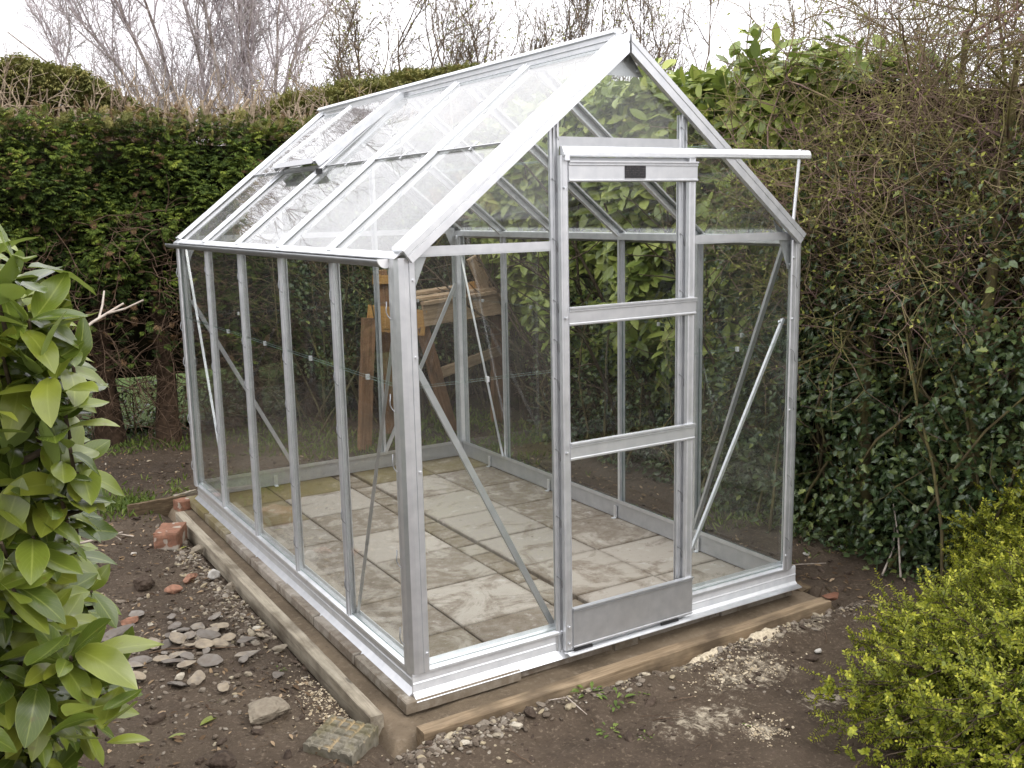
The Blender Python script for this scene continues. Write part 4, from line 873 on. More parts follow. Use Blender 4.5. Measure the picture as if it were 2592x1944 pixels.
weed(1.75, 3.62, .12, 'clump of fresh green leaves on the ground behind the greenhouse', 9, 26); weed(2.2, 2.45, .12, 'green leafy seedling on soil beyond the right glass wall', 10, 20); weed(2.25, 1.6, .06, 'low green weed outside the right glass wall', 11, 14)
def fallen(x, y, s, rz, label, val=.9):
    V, F, A = leaf_tmpl(6, .36, .3, .15); d = vec(math.cos(rz), math.sin(rz), .08).reshape(1, 3); g = Geo(); scatter(g, V, F, A, vec(x, y, G1(x, y)+.01).reshape(1, 3), frames(d, vec(0, 0, 1).reshape(1, 3), np.array([s])), np.array([val])); T(g.build('fallen_leaf', M['laurel']), label, 'leaf')
fallen(-.72, .33, .1, .5, 'fallen green laurel leaf on soil left of the concrete lump', .7); fallen(-.78, .29, .06, 2.9, 'smaller fallen yellow green leaf beside the green laurel leaf', .8); fallen(-.3, 2.42, .06, .6, 'yellow fallen leaf against the red brick', .96); fallen(.14, -.235, .03, 2, 'small bright green leaf against the front board', .8)

# ================================================================== old potting bench behind the greenhouse
bench = thing('wooden_bench', 'broken old timber bench tilted against the dark hedge behind the greenhouse', 'bench', (2.0, 4.0, GZ))
def bb(name, p0, p1, w_, h_, m_, lb=None, **k):
    o = beam(name, p0, p1, w_, h_, M[m_], bench, **k)
    if lb: o['label'] = lb
bb('front_board', (2.0, 3.9, .86), (2.74, 3.86, .92), .025, .17, 'old_grey', seed=31)
bb('top_board', (1.95, 4.0, .985), (2.68, 3.97, 1.035), .17, .022, 'old_grey', seed=32); bb('top_board', (1.95, 4.18, 1.01), (2.66, 4.15, 1.06), .17, .022, 'old_grey', seed=33)
bb('ledge', (1.99, 3.89, .958), (2.65, 3.86, 1.012), .07, .025, 'old_grey', seed=34)
bb('end_board', (1.6, 4.08, .86), (2.02, 3.9, .8), .022, .2, 'orange', 'orange stained end board', seed=35, ups=(-.06, 0, 1))
bb('slat', (1.68, 4.12, 1.15), (1.98, 4.02, 1.14), .02, .07, 'orange', 'short orange slat', seed=36)
bb('slat', (2.42, 4.05, 1.04), (2.62, 4.03, 1.07), .02, .07, 'orange', 'orange slat below the upright', seed=37)
bb('post', (1.8, 4.15, -.1), (1.76, 4.14, 1.22), .09, .05, 'old_brown', seed=38, ups=(0, 1, 0))
bb('upright', (2.64, 3.97, .99), (2.5, 3.97, 1.3), .11, .04, 'old_grey', 'grey upright post', seed=39, ups=(0, 1, 0))
bb('leg', (1.6, 4.05, .86), (1.5, 4.02, -.2), .1, .06, 'old_brown', seed=40, ups=(0, 1, 0)); bb('leg', (2.0, 3.93, .78), (2.34, 4.1, -.2), .1, .05, 'old_brown', seed=41, ups=(0, 1, 0))
bb('leg', (2.74, 4.0, .95), (2.82, 4.2, -.2), .1, .05, 'old_brown', seed=42, ups=(0, 1, 0)); bb('stretcher', (2.15, 4.0, .36), (2.78, 4.05, .5), .035, .08, 'old_grey', seed=43)

# ================================================================== hedges, shrubs, trees
def frond_tmpl(nb=8):
    """flat spray of scale foliage"""
    V, F, A = [], [], []
    def strip(p, d, l, w_):
        p, d = vec(*p), vec(*d); s = vec(d[1], -d[0], 0)*w_; i = len(V); z = -.18*(p[1]+d[1]*l)**2; V.extend([p-s*.5, p+d*l*.55+s*.9, p+d*l+vec(0, 0, z), p+d*l*.45-s*.9]); F.append((i, i+1, i+2, i+3)); A.extend([(.5, p[1], 0), (.5, p[1]+.3*l, .0), (.5, 1, 0), (.5, p[1]+.3*l, 0)])
    strip((0, 0, 0), (0, 1, 0), 1, .035)
    for i in range(nb):
        t = .12+.8*i/nb
        for sg in (-1, 1):
            a = R(42+8*(i % 2)); l = .42*(1-t)+.14; dx, dy = sg*math.sin(a), math.cos(a); strip((0, t, 0), (dx, dy, 0), l, .05)
            if l > .2: strip((dx*l*.35, t+dy*l*.35, 0), (sg*math.sin(R(12)), math.cos(R(12)), 0), l*.5, .042); strip((dx*l*.4, t+dy*l*.4, 0), (sg*math.sin(R(85)), math.cos(R(85)), 0), l*.35, .042)
    return np.array(V), np.array(F), np.array(A)
FR = frond_tmpl(5)
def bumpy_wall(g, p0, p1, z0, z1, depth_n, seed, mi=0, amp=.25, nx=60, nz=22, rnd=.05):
    """lumpy solid core, painted dark for the shade inside a hedge, closed back to front"""
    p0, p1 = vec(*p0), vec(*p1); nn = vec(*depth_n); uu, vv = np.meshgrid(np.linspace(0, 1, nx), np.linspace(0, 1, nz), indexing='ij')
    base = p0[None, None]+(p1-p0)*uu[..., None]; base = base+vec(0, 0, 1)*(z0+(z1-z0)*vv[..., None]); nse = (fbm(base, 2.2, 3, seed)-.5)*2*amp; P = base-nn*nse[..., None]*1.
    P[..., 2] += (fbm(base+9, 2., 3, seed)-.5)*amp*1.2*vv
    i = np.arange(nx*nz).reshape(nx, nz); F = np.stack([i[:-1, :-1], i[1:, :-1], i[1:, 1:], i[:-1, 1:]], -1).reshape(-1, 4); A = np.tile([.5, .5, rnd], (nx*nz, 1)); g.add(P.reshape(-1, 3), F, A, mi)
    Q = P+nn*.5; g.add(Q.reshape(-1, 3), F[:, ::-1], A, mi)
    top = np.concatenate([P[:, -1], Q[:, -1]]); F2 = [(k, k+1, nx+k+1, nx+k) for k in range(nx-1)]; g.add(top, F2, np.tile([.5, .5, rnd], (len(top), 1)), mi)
b = MB('hedge_shade'); b.bsdf(b.ramp(b.noise(b.pos(), 9, 5), [(.35, (.006, .006, .003)), (.7, (.022, .019, .009))]), .95, 0, None, .05); M['inner'] = b.m  # near-black colour puts the hedge's inner shade into the core
b = MB('hedge_shade_brown'); b.bsdf(b.ramp(b.noise(b.pos(), 12, 5), [(.35, (.016, .011, .007)), (.7, (.06, .038, .025))]), .95, 0, None, .05); M['shade_brown'] = b.m  # brown core colour, darkened to hold the shade among dense twigs

# --- conifer hedge across the back
def conifer_hedge():
    h = thing('conifer_hedge', 'clipped green conifer hedge across the back with bare lower trunks', 'hedge', (.8, 5.4, GZ)); rs = rng
    x0, x1 = -3.2, 4.3; yf = 5.15; top = 2.4
    # foliage
    n = 34000; x = rs.uniform(x0, x1, n); z = .45+(top-.45)*rs.random(n)**.8
    keep = rs.random(n) < np.clip((z-.55-.45*(fbm(np.stack([x, x*0, z], -1), 1.3, 3, 5)))/.5, 0.12, 1)
    keep |= (x > .75) & (rs.random(n) < .6)
    x, z = x[keep], z[keep]; n = len(x); P2 = np.stack([x, x*0, z], -1)
    lump = fbm(P2, 1.6, 3, 8); fine = fbm(P2, 6, 2, 18)
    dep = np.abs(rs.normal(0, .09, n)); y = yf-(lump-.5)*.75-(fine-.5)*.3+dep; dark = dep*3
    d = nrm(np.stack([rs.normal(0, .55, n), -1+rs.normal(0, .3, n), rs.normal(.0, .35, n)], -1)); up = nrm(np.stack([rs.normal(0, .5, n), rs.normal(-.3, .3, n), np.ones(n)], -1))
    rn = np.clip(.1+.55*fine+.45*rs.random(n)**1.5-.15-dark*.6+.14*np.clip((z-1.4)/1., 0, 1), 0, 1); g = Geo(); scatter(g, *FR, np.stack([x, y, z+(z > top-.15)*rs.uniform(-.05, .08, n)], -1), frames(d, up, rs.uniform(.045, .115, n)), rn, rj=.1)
    bumpy_wall(g, (x0-1, yf+.38, 0), (x1+.5, yf+.38, 0), .36, top-.1, (0, 1, 0), 4, 1, .24, 110, 28)  # added solid core, its dark colour standing in for shade behind the sprays
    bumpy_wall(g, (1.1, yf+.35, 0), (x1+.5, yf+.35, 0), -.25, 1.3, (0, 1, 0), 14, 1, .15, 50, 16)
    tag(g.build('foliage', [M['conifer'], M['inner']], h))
    nd = 1500; x = rs.uniform(x0, x1, nd); z = rs.uniform(.5, top, nd); P2 = np.stack([x, x*0, z], -1); kk = fbm(P2, 1.9, 3, 77) > .56; x, z = x[kk], z[kk]; P2 = P2[kk]; nd = len(x); y = yf-(fbm(P2, 1.6, 3, 8)-.5)*.75-(fbm(P2, 6, 2, 18)-.5)*.3-.01
    g = Geo(); scatter(g, *FR, np.stack([x, y, z], -1), frames(nrm(np.stack([rs.normal(0, .6, nd), -np.ones(nd), rs.normal(-.2, .4, nd)], -1)), nrm(rs.normal(0, .5, (nd, 3))+vec(0, 0, 1)), rs.uniform(.05, .1, nd)), rs.random(nd)*.7); g.build('brown_foliage', M['conifer_dead'], h)
    # trunks, each a part
    for i, tx in enumerate(np.arange(-3.0, 4.2, .47)):
        tx += rs.normal(0, .05); ty = 5.45+rs.normal(0, .08)
        if abs(tx+.15) < .2: tx, ty = -.16, 5.36
        if abs(tx-.3) < .2: tx, ty = .28, 5.2
        z = np.linspace(-.3, 2.25, 9); P = np.stack([tx+np.cumsum(rs.normal(0, .018, 9)), np.linspace(ty, 5.75, 9), z], -1)
        rad = np.array([.13, .095, .078, .07, .063, .055, .05, .042, .035])*rs.uniform(.8, 1.25); g = Geo(); tubes(g, P[None], rad[None], 10); g.build('trunk', M['bark_dark'], h)
    # dead brown twigs inside the lower half
    nb = 1100; bx = rs.uniform(x0, x1, nb); b3 = np.stack([bx, 5.3+rs.normal(0, .15, nb), rs.uniform(.05, 1.7, nb)], -1); dr = np.stack([rs.normal(0, .8, nb), -np.abs(rs.normal(.2, .3, nb)), rs.normal(-.05, .4, nb)], -1)
    P = polylines(b3, dr, rs.uniform(.25, .75, nb), 6, .22, 0, .12); g = Geo(); tubes(g, P, np.linspace(.005, .0022, 6)[None]*np.ones((nb, 1)), 3)
    Q, _, _ = branch_off(P, 5, .22, 4, .8, .25, -.05); tubes(g, Q, np.linspace(.0028, .0015, 4)[None]*np.ones((len(Q), 1)), 3); g.build('dead_twigs', M['bark_twig'], h)
    # cut stumps along the clipped top
    ns = 420; sx = rs.uniform(x0, x1, ns); b3 = np.stack([sx, yf+rs.uniform(.1, 1.0, ns), top-.1+rs.normal(0, .04, ns)], -1); hgt = rs.uniform(.08, .24, ns)*(1+.5*(sx > .3)); P = polylines(b3, np.stack([rs.normal(0, .25, ns), rs.normal(-.1, .25, ns), np.ones(ns)], -1), hgt, 3, .08)
    g = Geo(); tubes(g, P, rs.uniform(.006, .017, (ns, 1))*np.ones((1, 3)), 6); 
    nf = 70; b3 = np.stack([rs.uniform(x0, x1, nf), yf+rs.uniform(.3, .9, nf), np.full(nf, top-.08)], -1); P = polylines(b3, np.stack([rs.normal(0, .5, nf), rs.normal(-.3, .2, nf), np.ones(nf)], -1), rs.uniform(.3, .55, nf), 6, .15); tubes(g, P, np.linspace(.011, .003, 6)[None]*np.ones((nf, 1)), 5)
    Q, _, _ = branch_off(P, 5, .2, 4, .8, .2, .1); tubes(g, Q, np.linspace(.005, .002, 4)[None]*np.ones((len(Q), 1)), 3); g.build('cut_stumps', M['bark_grey'], h)
    # straggly yellow green tops along the edge
    n = 1300; x = rs.uniform(x0, x1, n); g = Geo(); scatter(g, *FR, np.stack([x, yf+rs.uniform(-.05, .45, n), top+rs.uniform(-.12, .06, n)], -1), frames(nrm(np.stack([rs.normal(0, .6, n), rs.normal(-.5, .4, n), rs.uniform(.1, 1, n)], -1)), nrm(rs.normal(0, 1, (n, 3))), rs.uniform(.06, .13, n)), rs.random(n)); g.build('top_growth', M['conifer_top'], h)
    n = 1500; x = rs.uniform(x0, x1, n); g = Geo(); scatter(g, *FR, np.stack([x, yf+rs.uniform(.25, 1.1, n), top+rs.uniform(-.12, .12, n)], -1), frames(nrm(np.stack([rs.normal(0, .8, n), rs.normal(-.2, .5, n), rs.uniform(-.3, .6, n)], -1)), nrm(rs.normal(0, 1, (n, 3))), rs.uniform(.06, .14, n)), rs.random(n)); g.build('dead_foliage', M['conifer_dead'], h)
conifer_hedge()
def rear_hedge(name, label, x0, x1, yc, ztop, seed, brown=.25):
    """the uncut back half of the hedge, its top leaning over the cut"""
    rs = np.random.default_rng(seed); h = thing(name, label, 'hedge', ((x0+x1)/2, yc+.4, GZ)); n = int(2600*(x1-x0)); x = rs.uniform(x0, x1, n); t = rs.random(n)
    zt = ztop(x)+(fbm(np.stack([x, x*0, x*0], -1), 2.5, 3, seed)-.5)*.22; th = (t*1.3-.2)*math.pi*.62      # over a rounded top
    ww = .34; y = yc+ww-np.cos(th-.5)*ww*1.1; z = zt-.22+np.sin(np.clip(th, -.3, 2))*.24; j = np.abs(rs.normal(0, .06, n)); z -= j
    d = nrm(np.stack([rs.normal(.2, .7, n), rs.normal(-.5, .4, n), rs.normal(.6, .4, n)], -1)); up = nrm(np.stack([rs.normal(0, .6, n), rs.normal(0, .4, n), np.ones(n)], -1)); br = rs.random(n) < brown*np.clip((zt-z)*5, 0, 1)
    g = Geo(); P = np.stack([x, y, z], -1); sc = rs.uniform(.07, .15, n); rn = np.clip(.35+.5*fbm(P, 5, 2, 3)+rs.normal(0, .15, n)-j*2, 0, 1)
    scatter(g, *FR, P[~br], frames(d[~br], up[~br], sc[~br]), rn[~br]); g.build('foliage', M['conifer_top'], h)
    g = Geo(); m_ = int(1100*(x1-x0)); P = np.stack([rs.uniform(x0, x1, m_), yc+rs.uniform(-.05, .25, m_), 0*rs.random(m_)], -1); P[:, 2] = ztop(P[:, 0])-rs.uniform(.12, .42, m_); scatter(g, *FR, P, frames(nrm(rs.normal(0, 1, (m_, 3))), nrm(rs.normal(0, 1, (m_, 3))), rs.uniform(.05, .12, m_)), rs.random(m_)); g.build('dead_foliage', M['conifer_dead'], h)
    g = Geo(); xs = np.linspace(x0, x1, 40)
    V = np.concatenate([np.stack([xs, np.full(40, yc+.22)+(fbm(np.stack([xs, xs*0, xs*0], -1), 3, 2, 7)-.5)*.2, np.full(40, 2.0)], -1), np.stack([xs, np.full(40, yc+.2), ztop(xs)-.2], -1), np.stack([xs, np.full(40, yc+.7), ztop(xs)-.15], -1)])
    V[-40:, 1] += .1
    F = [(k, k+1, 41+k, 40+k) for k in range(39)]+[(40+k, 41+k, 81+k, 80+k) for k in range(39)]; g.add(V, F); g.build('shade_core', M['shade_brown'], h)  # solid sheet, coloured dark brown for the shaded hollow under the top
    g = Geo(); nb = int(34*(x1-x0)); b3 = np.stack([rs.uniform(x0, x1, nb), yc+rs.uniform(-.1, .15, nb), np.full(nb, 2.2)], -1); P = polylines(b3, np.stack([rs.normal(0, .5, nb), rs.normal(-.2, .3, nb), np.ones(nb)], -1), rs.uniform(.35, .75, nb), 6, .18); tubes(g, P, np.linspace(.014, .004, 6)[None]*np.ones((nb, 1)), 5)
    Q, _, _ = branch_off(P, 5, .22, 4, .8, .25); tubes(g, Q, np.linspace(.005, .002, 4)[None]*np.ones((len(Q), 1)), 3); g.build('bare_branches', M['bark_grey'], h)
rear_hedge('rear_conifer_hedge', 'shaggy uncut conifer top rising behind the clipped hedge at the left', -3.5, .75, 6.15, lambda x: 2.82-.3*np.clip((x+.1)/.8, 0, 1), 71)
rear_hedge('rear_conifer_hedge', 'rounded uncut conifer top behind the greenhouse roof and ridge', 1.25, 5.2, 6.15, lambda x: 2.6+.42*np.clip((x-1.3)/2.2, 0, 1), 72, .3)

# --- laurel leaves on twigs
LT = [leaf_tmpl(8, .53, .22, b_, 2.5, 0, w_) for b_, w_ in ((.12, .0), (.32, .012), (-.12, .01), (.5, .018))]
LF = [leaf_tmpl(5, .5, .2, b_) for b_ in (.1, .3, -.1)]
def rosettes(g, tm, ends, dirs, per, size, seed, mi=0, rbase=None, flat=.75):
    rs = np.random.default_rng(seed); n = len(ends); idx = np.repeat(np.arange(n), per); m_ = len(idx); d0 = nrm(dirs)[idx]; k = np.tile(np.arange(per), n)
    a = k*2.4+rs.uniform(0, 6.28, n)[idx]; rf = nrm(np.cross(d0, np.where(np.abs(d0[:, 2:]) > .9, vec(1, 0, 0), vec(0, 0, 1)))); rg = np.cross(d0, rf); rad = rf*np.cos(a)[:, None]+rg*np.sin(a)[:, None]
    op = rs.uniform(.35, 1.25, m_)*flat+.25; d = nrm(d0*(1.1-op*.7)[:, None]+rad*op[:, None]+vec(0, 0, -.12)+rs.normal(0, .12, (m_, 3))); pos = ends[idx]-d0*(k/per*size*.9)[:, None]+rad*.004
    up = nrm(np.cross(np.cross(d, d0+vec(0, 0, .6)), d)+rs.normal(0, .2, (m_, 3))); s = size*rs.uniform(.6, 1.25, m_); rn = (rs.random(m_)*.75 + (.1 if rbase is None else rbase[idx]))
    t = rs.integers(0, len(tm), m_)
    for j, q in enumerate(tm):
        w_ = t == j
        if w_.any(): scatter(g, *q, pos[w_], frames(d[w_], up[w_], s[w_]), np.clip(rn[w_], 0, 1), mi, smooth=True)
# foreground laurel
def fore_laurel():
    rs = np.random.default_rng(81); h = thing('laurel_bush', 'large glossy green laurel bush filling the left foreground', 'bush', (-1.75, -.5, GZ))
    n = 1050; yy = rs.uniform(-1.45, .75, n); zz = -.12+1.72*rs.random(n)**.9; yy = np.where((zz < .8) & (yy < -.8), yy+.9, yy); lim = -1.225-.05*np.cos(zz*5)+(fbm(np.stack([yy, zz, zz*0], -1), 2.2, 2, 4)-.5)*.16+.0*yy; lim = lim-.25*np.clip(zz-1.35, 0, 1)*2-.03*np.clip((.9-zz)*2, 0, 1)
    xx = lim-np.abs(rs.normal(0, .2, n)); ztop = 1.63+.0*xx
    ends = np.stack([xx, yy, np.minimum(zz, ztop)], -1); c = vec(-1.85, -.35, .3); dr = nrm(nrm(ends-c)*vec(1, .6, .7)+vec(.15, -.25, .35)+rs.normal(0, .25, (n, 3)))
    g = Geo(); rosettes(g, LT, ends, dr, 8, .083, 82); 
    m_ = 420; e2 = np.stack([rs.uniform(-2.2, -1.27, m_), rs.uniform(-1.5, .8, m_), rs.uniform(.85, 1.65, m_)], -1); e2[:, 0] = np.minimum(e2[:, 0], -1.22-.2*np.clip(e2[:, 2]-1.4, 0, 1)*2); rosettes(g, LT, e2, nrm(rs.normal(0, .4, (m_, 3))+vec(.1, -.1, 1)), 8, .098, 83, flat=1.)
    g.build('leaves', M['laurel'], h)
    g = Geo(); P = np.stack([c[None]*0+np.stack([xx*.5-1*.5-.45, yy*.5-.2, np.full(n, .0)+zz*.35], -1), ends*.6+np.stack([xx*.2-.38, yy*.2-.08, zz*.3], -1), ends*.97+vec(-.03, 0, -.02), ends], 1)
    P[:, 1] += rs.normal(0, .03, (n, 3)); tubes(g, P, np.array([.014, .009, .005, .003])[None]*np.ones((n, 1)), 5); g.build('stems', M['bark_laurel'], h)
    # pale dead cut stems
    bs = vec((-1.3, -1.1, 1.35), (-1.22, -1.05, 1.42), (-1.25, -.9, 1.38), (-1.2, -.85, 1.1), (-1.22, -.8, .95), (-1.2, -.9, 1.2)); dd = vec((.4, 0, .8), (1, .1, 1), (.3, 0, .9), (1, 0, .35), (1, .1, -.1), (.8, .1, .5)); P = polylines(bs, dd, np.array([.1, .15, .1, .1, .12, .1]), 5, .12); Q, _, _ = branch_off(P, 2, .06, 3, .7, .1, .05, .5)
    for k in (0, 1, 4): g = Geo(); tubes(g, P[k:k+1], np.linspace(.0035, .0022, 5)[None], 6); tubes(g, Q[2*k:2*k+2], np.linspace(.0025, .0018, 3)[None]*np.ones((2, 1)), 5); g.build('dead_stem', M['bark_pale'], h)
fore_laurel()
# laurel hedge to the right
def laurel_hedge():
    rs = np.random.default_rng(91); h = thing('laurel_hedge', 'broad leaved laurel hedge seen through the glass beyond the right side', 'hedge', (3.1, 2.6, GZ))
    n = 1500; y = rs.uniform(.75, 4.3, n); z = .15+2.3*rs.random(n)**.75; ctr = fbm(np.stack([y, z, z*0], -1), 1.4, 3, 5); lim = 2.85-.3*(ctr-.5)*2-.12*np.clip(z-.8, 0, 1)+.25*np.clip(.9-z, 0, 1)+.5*np.clip(1.25-y, 0, 1)
    keep = rs.random(n) < np.clip(.3+(z-.2)*.75, 0, 1)*np.where(y < 1.2, np.clip((z-1.0)*1.5, 0.12, 1), 1); y, z, lim = y[keep], z[keep], lim[keep]; n = len(y)
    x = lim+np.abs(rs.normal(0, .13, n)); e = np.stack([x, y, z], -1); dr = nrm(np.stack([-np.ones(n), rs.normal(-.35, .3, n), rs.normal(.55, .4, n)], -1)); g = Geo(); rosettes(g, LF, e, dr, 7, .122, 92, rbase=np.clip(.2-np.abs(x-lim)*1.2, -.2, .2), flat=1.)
    m_ = 360; y2 = rs.uniform(.55, 4.3, m_); zt = 2.42+(fbm(np.stack([y2, y2*0, y2*0], -1), 2.5, 2, 9)-.5)*.3; x2 = rs.uniform(2.75, 3.8, m_); e = np.stack([x2, y2, zt+rs.uniform(-.08, .08, m_)+.1*(rs.random(m_) > .85)], -1); rosettes(g, LF, e, nrm(rs.normal(0, .35, (m_, 3))+vec(-.2, -.2, 1)), 8, .12, 93, rbase=np.full(m_, .2), flat=.8)
    g.build('leaves', M['laurel_far'], h)
    g = Geo(); bumpy_wall(g, (3.3, .6, 0), (3.3, 5.3, 0), -.3, 2.3, (1, 0, 0), 24, 0, .18, 60, 26); g.build('shade_core', M['inner'], h)  # solid core, near-black in place of deep shade behind the leaves
    nb = 60; b3 = np.stack([rs.uniform(3.0, 3.3, nb), rs.uniform(.8, 4.3, nb), np.full(nb, -.2)], -1); P = polylines(b3, np.stack([rs.normal(-.12, .12, nb), rs.normal(0, .25, nb), np.ones(nb)], -1), rs.uniform(1.2, 2.5, nb), 8, .12); g = Geo(); tubes(g, P, np.linspace(.018, .006, 8)[None]*np.ones((nb, 1)), 6)
    Q, _, _ = branch_off(P, 9, .4, 5, .8, .2); tubes(g, Q, np.linspace(.006, .0025, 5)[None]*np.ones((len(Q), 1)), 4); g.build('stems', M['bark_laurel'], h)
laurel_hedge()
# holly / ivy thicket, low on the right and in the back corner
def star_leaf():
    V = [(0, 0, 0)]; rad = [.0, .3, .46, .28, .52, .3, .46, .34, .5]; k = 10
    pts = [(0, 0), (-.16, .14), (-.34, .2), (-.2, .38), (-.36, .52), (-.17, .66), (-.2, .8), (0, 1), (.2, .8), (.17, .66), (.36, .52), (.2, .38), (.34, .2), (.16, .14)]
    V = [(x, y, abs(x)*.35-.15*y*y+(.06 if i % 2 == 0 else 0)) for i, (x, y) in enumerate(pts)]; V.append((0, .45, -.06)); n = len(pts)
    F = [(i, (i+1) % n, n) for i in range(n)]; return np.array(V), np.array(F), np.array([(.5+v[0], v[1], 0) for v in V])
STAR = star_leaf(); SM = leaf_small(.62, .3, .25)
def thicket(name, label, box_, n, seed, nrmv, zpow=.9, size=(.028, .055), dens=None, stems=40, cat='bush', face=None):
    rs = np.random.default_rng(seed); (x0, y0, z0), (x1, y1, z1) = box_; h = thing(name, label, cat, ((x0+x1)/2, (y0+y1)/2, GZ)); P = rs.random((n, 3)); P[:, 2] **= zpow; P = vec(x0, y0, z0)+P*vec(x1-x0, y1-y0, z1-z0)
    nv = vec(*nrmv); cl = fbm(P, 3.2, 3, seed); keep = cl > .36+.12*rs.random(n)
    if dens is not None: keep &= rs.random(n) < dens(P)
    P = P[keep]; n = len(P); d = nrm(nv*1+rs.normal(0, .7, (n, 3))+vec(0, 0, -.1)); up = nrm(nv*.6+vec(0, 0, .7)+rs.normal(0, .45, (n, 3)))
    if face is not None: P = face(P, rs)
    g = Geo(); hf = rs.random(n) < .6; s = rs.uniform(*size, n); rn = np.clip(.25+.5*fbm(P, 4, 2, seed+1)+rs.normal(0, .2, n), 0, 1)
    scatter(g, *STAR, P[hf], frames(d[hf], up[hf], s[hf]), rn[hf]); scatter(g, *SM, P[~hf], frames(d[~hf], up[~hf], s[~hf]), rn[~hf]); g.build('leaves', M['holly'], h)
    nb = stems; b3 = vec(x0, y0, GZ)+rs.random((nb, 3))*vec(x1-x0, y1-y0, 0); P = polylines(b3, nv*.12+rs.normal(0, .25, (nb, 3))+vec(0, 0, 1), rs.uniform(.5, 1., nb)*(z1-GZ), 7, .15); P[:, :, 0] = np.where((P[:, :, 0] < 2.58) & (x0 > 2.4), 2.58+(2.58-P[:, :, 0])*.4, P[:, :, 0]); g = Geo(); tubes(g, P, np.linspace(.01, .004, 7)[None]*np.ones((nb, 1)), 5)
    Q, _, _ = branch_off(P, 7, .35, 5, .9, .22)
    if x0 > 2.4: Q[:, :, 0] = np.where(Q[:, :, 0] < 2.58, 2.58+(2.58-Q[:, :, 0])*.4, Q[:, :, 0])
    tubes(g, Q, np.linspace(.004, .0018, 5)[None]*np.ones((len(Q), 1)), 3); g.build('stems', M['bark_moss'], h); return h
thicket('holly_thicket', 'dark glossy holly growing low beneath the bare thorny branches at right', ((2.55, -1.6, -.19), (3.2, 1.35, 2.0)), 42000, 101, (-1, -.4, .2), 1.15, dens=lambda P: np.clip(1.3-P[:, 2]*.5, .12, 1)*np.clip((P[:, 0]-2.5+.35*np.clip(P[:, 2]-.3, 0, .5)-.3*np.clip(P[:, 2]-1, 0, 1))*4, 0, 1))
thicket('holly_thicket', 'dark holly and ivy behind the right glass wall under the laurel', ((2.75, 1.3, -.19), (3.3, 3.6, 1.1)), 8500, 102, (-1, -.5, .2), 1.2)
thicket('low_undergrowth', 'low dark green undergrowth between the bare conifer trunks at the left', ((-2.5, 5.5, -.19), (1.4, 5.95, .28)), 5000, 104, (0, -1, .4), 1.3, stems=30)
thicket('holly_thicket', 'dark evergreen thicket in the far corner behind the old bench', ((1.3, 4.75, .3), (3.4, 5.15, 2.1)), 6500, 103, (-.3, -1, .2), 1.)
# --- hawthorn shrubs, bare with lichen and first buds
def hawthorn(name, label, stems, seed, nb1, spread_c, ylim, core=True):
    rs_state = np.random.default_rng(seed); global rng; old = rng; rng = rs_state
    h = thing(name, label, 'shrub', (stems[0][0], stems[0][1], GZ))
    P = []
    for (x, y, lx, ly, hh) in stems:
        z = np.linspace(-.25, hh, 10); t = np.linspace(0, 1, 10); P.append(np.stack([x+lx*t+np.cumsum(rng.normal(0, .02, 10)), y+ly*t+np.cumsum(rng.normal(0, .02, 10)), z], -1))
    P = np.array(P)
    for p in P: g = Geo(); tubes(g, p[None], np.linspace(.042, .013, 10)[None]*rng.uniform(.7, 1.15), 8); g.build('trunk', M['bark_moss'], h)
    A, _, _ = branch_off(P, nb1+3, .9, 8, 1.0, .2, .0, .5); A[:, :, 0] = np.where(A[:, :, 0] < 2.55, 2.55+(2.55-A[:, :, 0])*.4, A[:, :, 0])
    B, _, _ = branch_off(A, 7, .55, 6, .85, .26, .03, .1)
    Cc, _, _ = branch_off(B, 8, .25, 5, .95, .3, .02, .05)
    g = Geo(); tubes(g, A, np.linspace(.0075, .003, 8)[None]*np.ones((len(A), 1)), 4); tubes(g, B, np.linspace(.0034, .0018, 6)[None]*np.ones((len(B), 1)), 3); g.build('branches', M['bark_haw'], h)
    g = Geo(); tubes(g, Cc, np.linspace(.0018, .001, 5)[None]*np.ones((len(Cc), 1)), 3, smooth=False); g.build('twigs', M['bark_haw'], h)
    # buds / lichen tufts
    allp = np.concatenate([B[:, 1:].reshape(-1, 3), Cc[:, 1:].reshape(-1, 3)]); k = rng.random(len(allp)) < .5*np.clip(2.1-allp[:, 2]*.7, .15, 1); q = allp[k]; n = len(q); g = Geo(); scatter(g, *SM, q, frames(nrm(rng.normal(0, 1, (n, 3))), nrm(rng.normal(0, 1, (n, 3))), rng.uniform(.01, .028, n)), rng.random(n)); g.build('buds', M['bud'], h)
    rng = old
hawthorn('hawthorn_shrub', 'bare tangled hawthorn with mossy trunks nearest the right edge', [(3.0, -.2, -.12, -.1, 2.3), (3.1, -.32, .1, -.25, 2.5), (3.15, .0, .05, .1, 2.5), (3.2, -.75, -.1, -.1, 2.4), (3.35, -1.2, 0, 0, 2.6)], 111, 11, 0, 0)
hawthorn('hawthorn_shrub', 'bare leaning hawthorn with thin mossy stems beside the greenhouse corner', [(2.92, .35, -.12, .1, 1.9), (3.0, .4, -.3, .2, 1.8), (3.1, .55, .1, .0, 2.1), (3.25, .2, .0, .1, 2.3)], 112, 13, 0, 0)
g = Geo(); bumpy_wall(g, (3.75, -3.0, 0), (3.65, .75, 0), -.3, 2.3, (1, 0, 0), 25, 0, .38, 70, 30)  # added solid core; shade between the twigs is put into its colour
tw = tag(g.build('thicket_shade_core', M['shade_brown']), 'solid brown core with shade in its colour, standing for dense twigs behind the hawthorns', 'thicket')
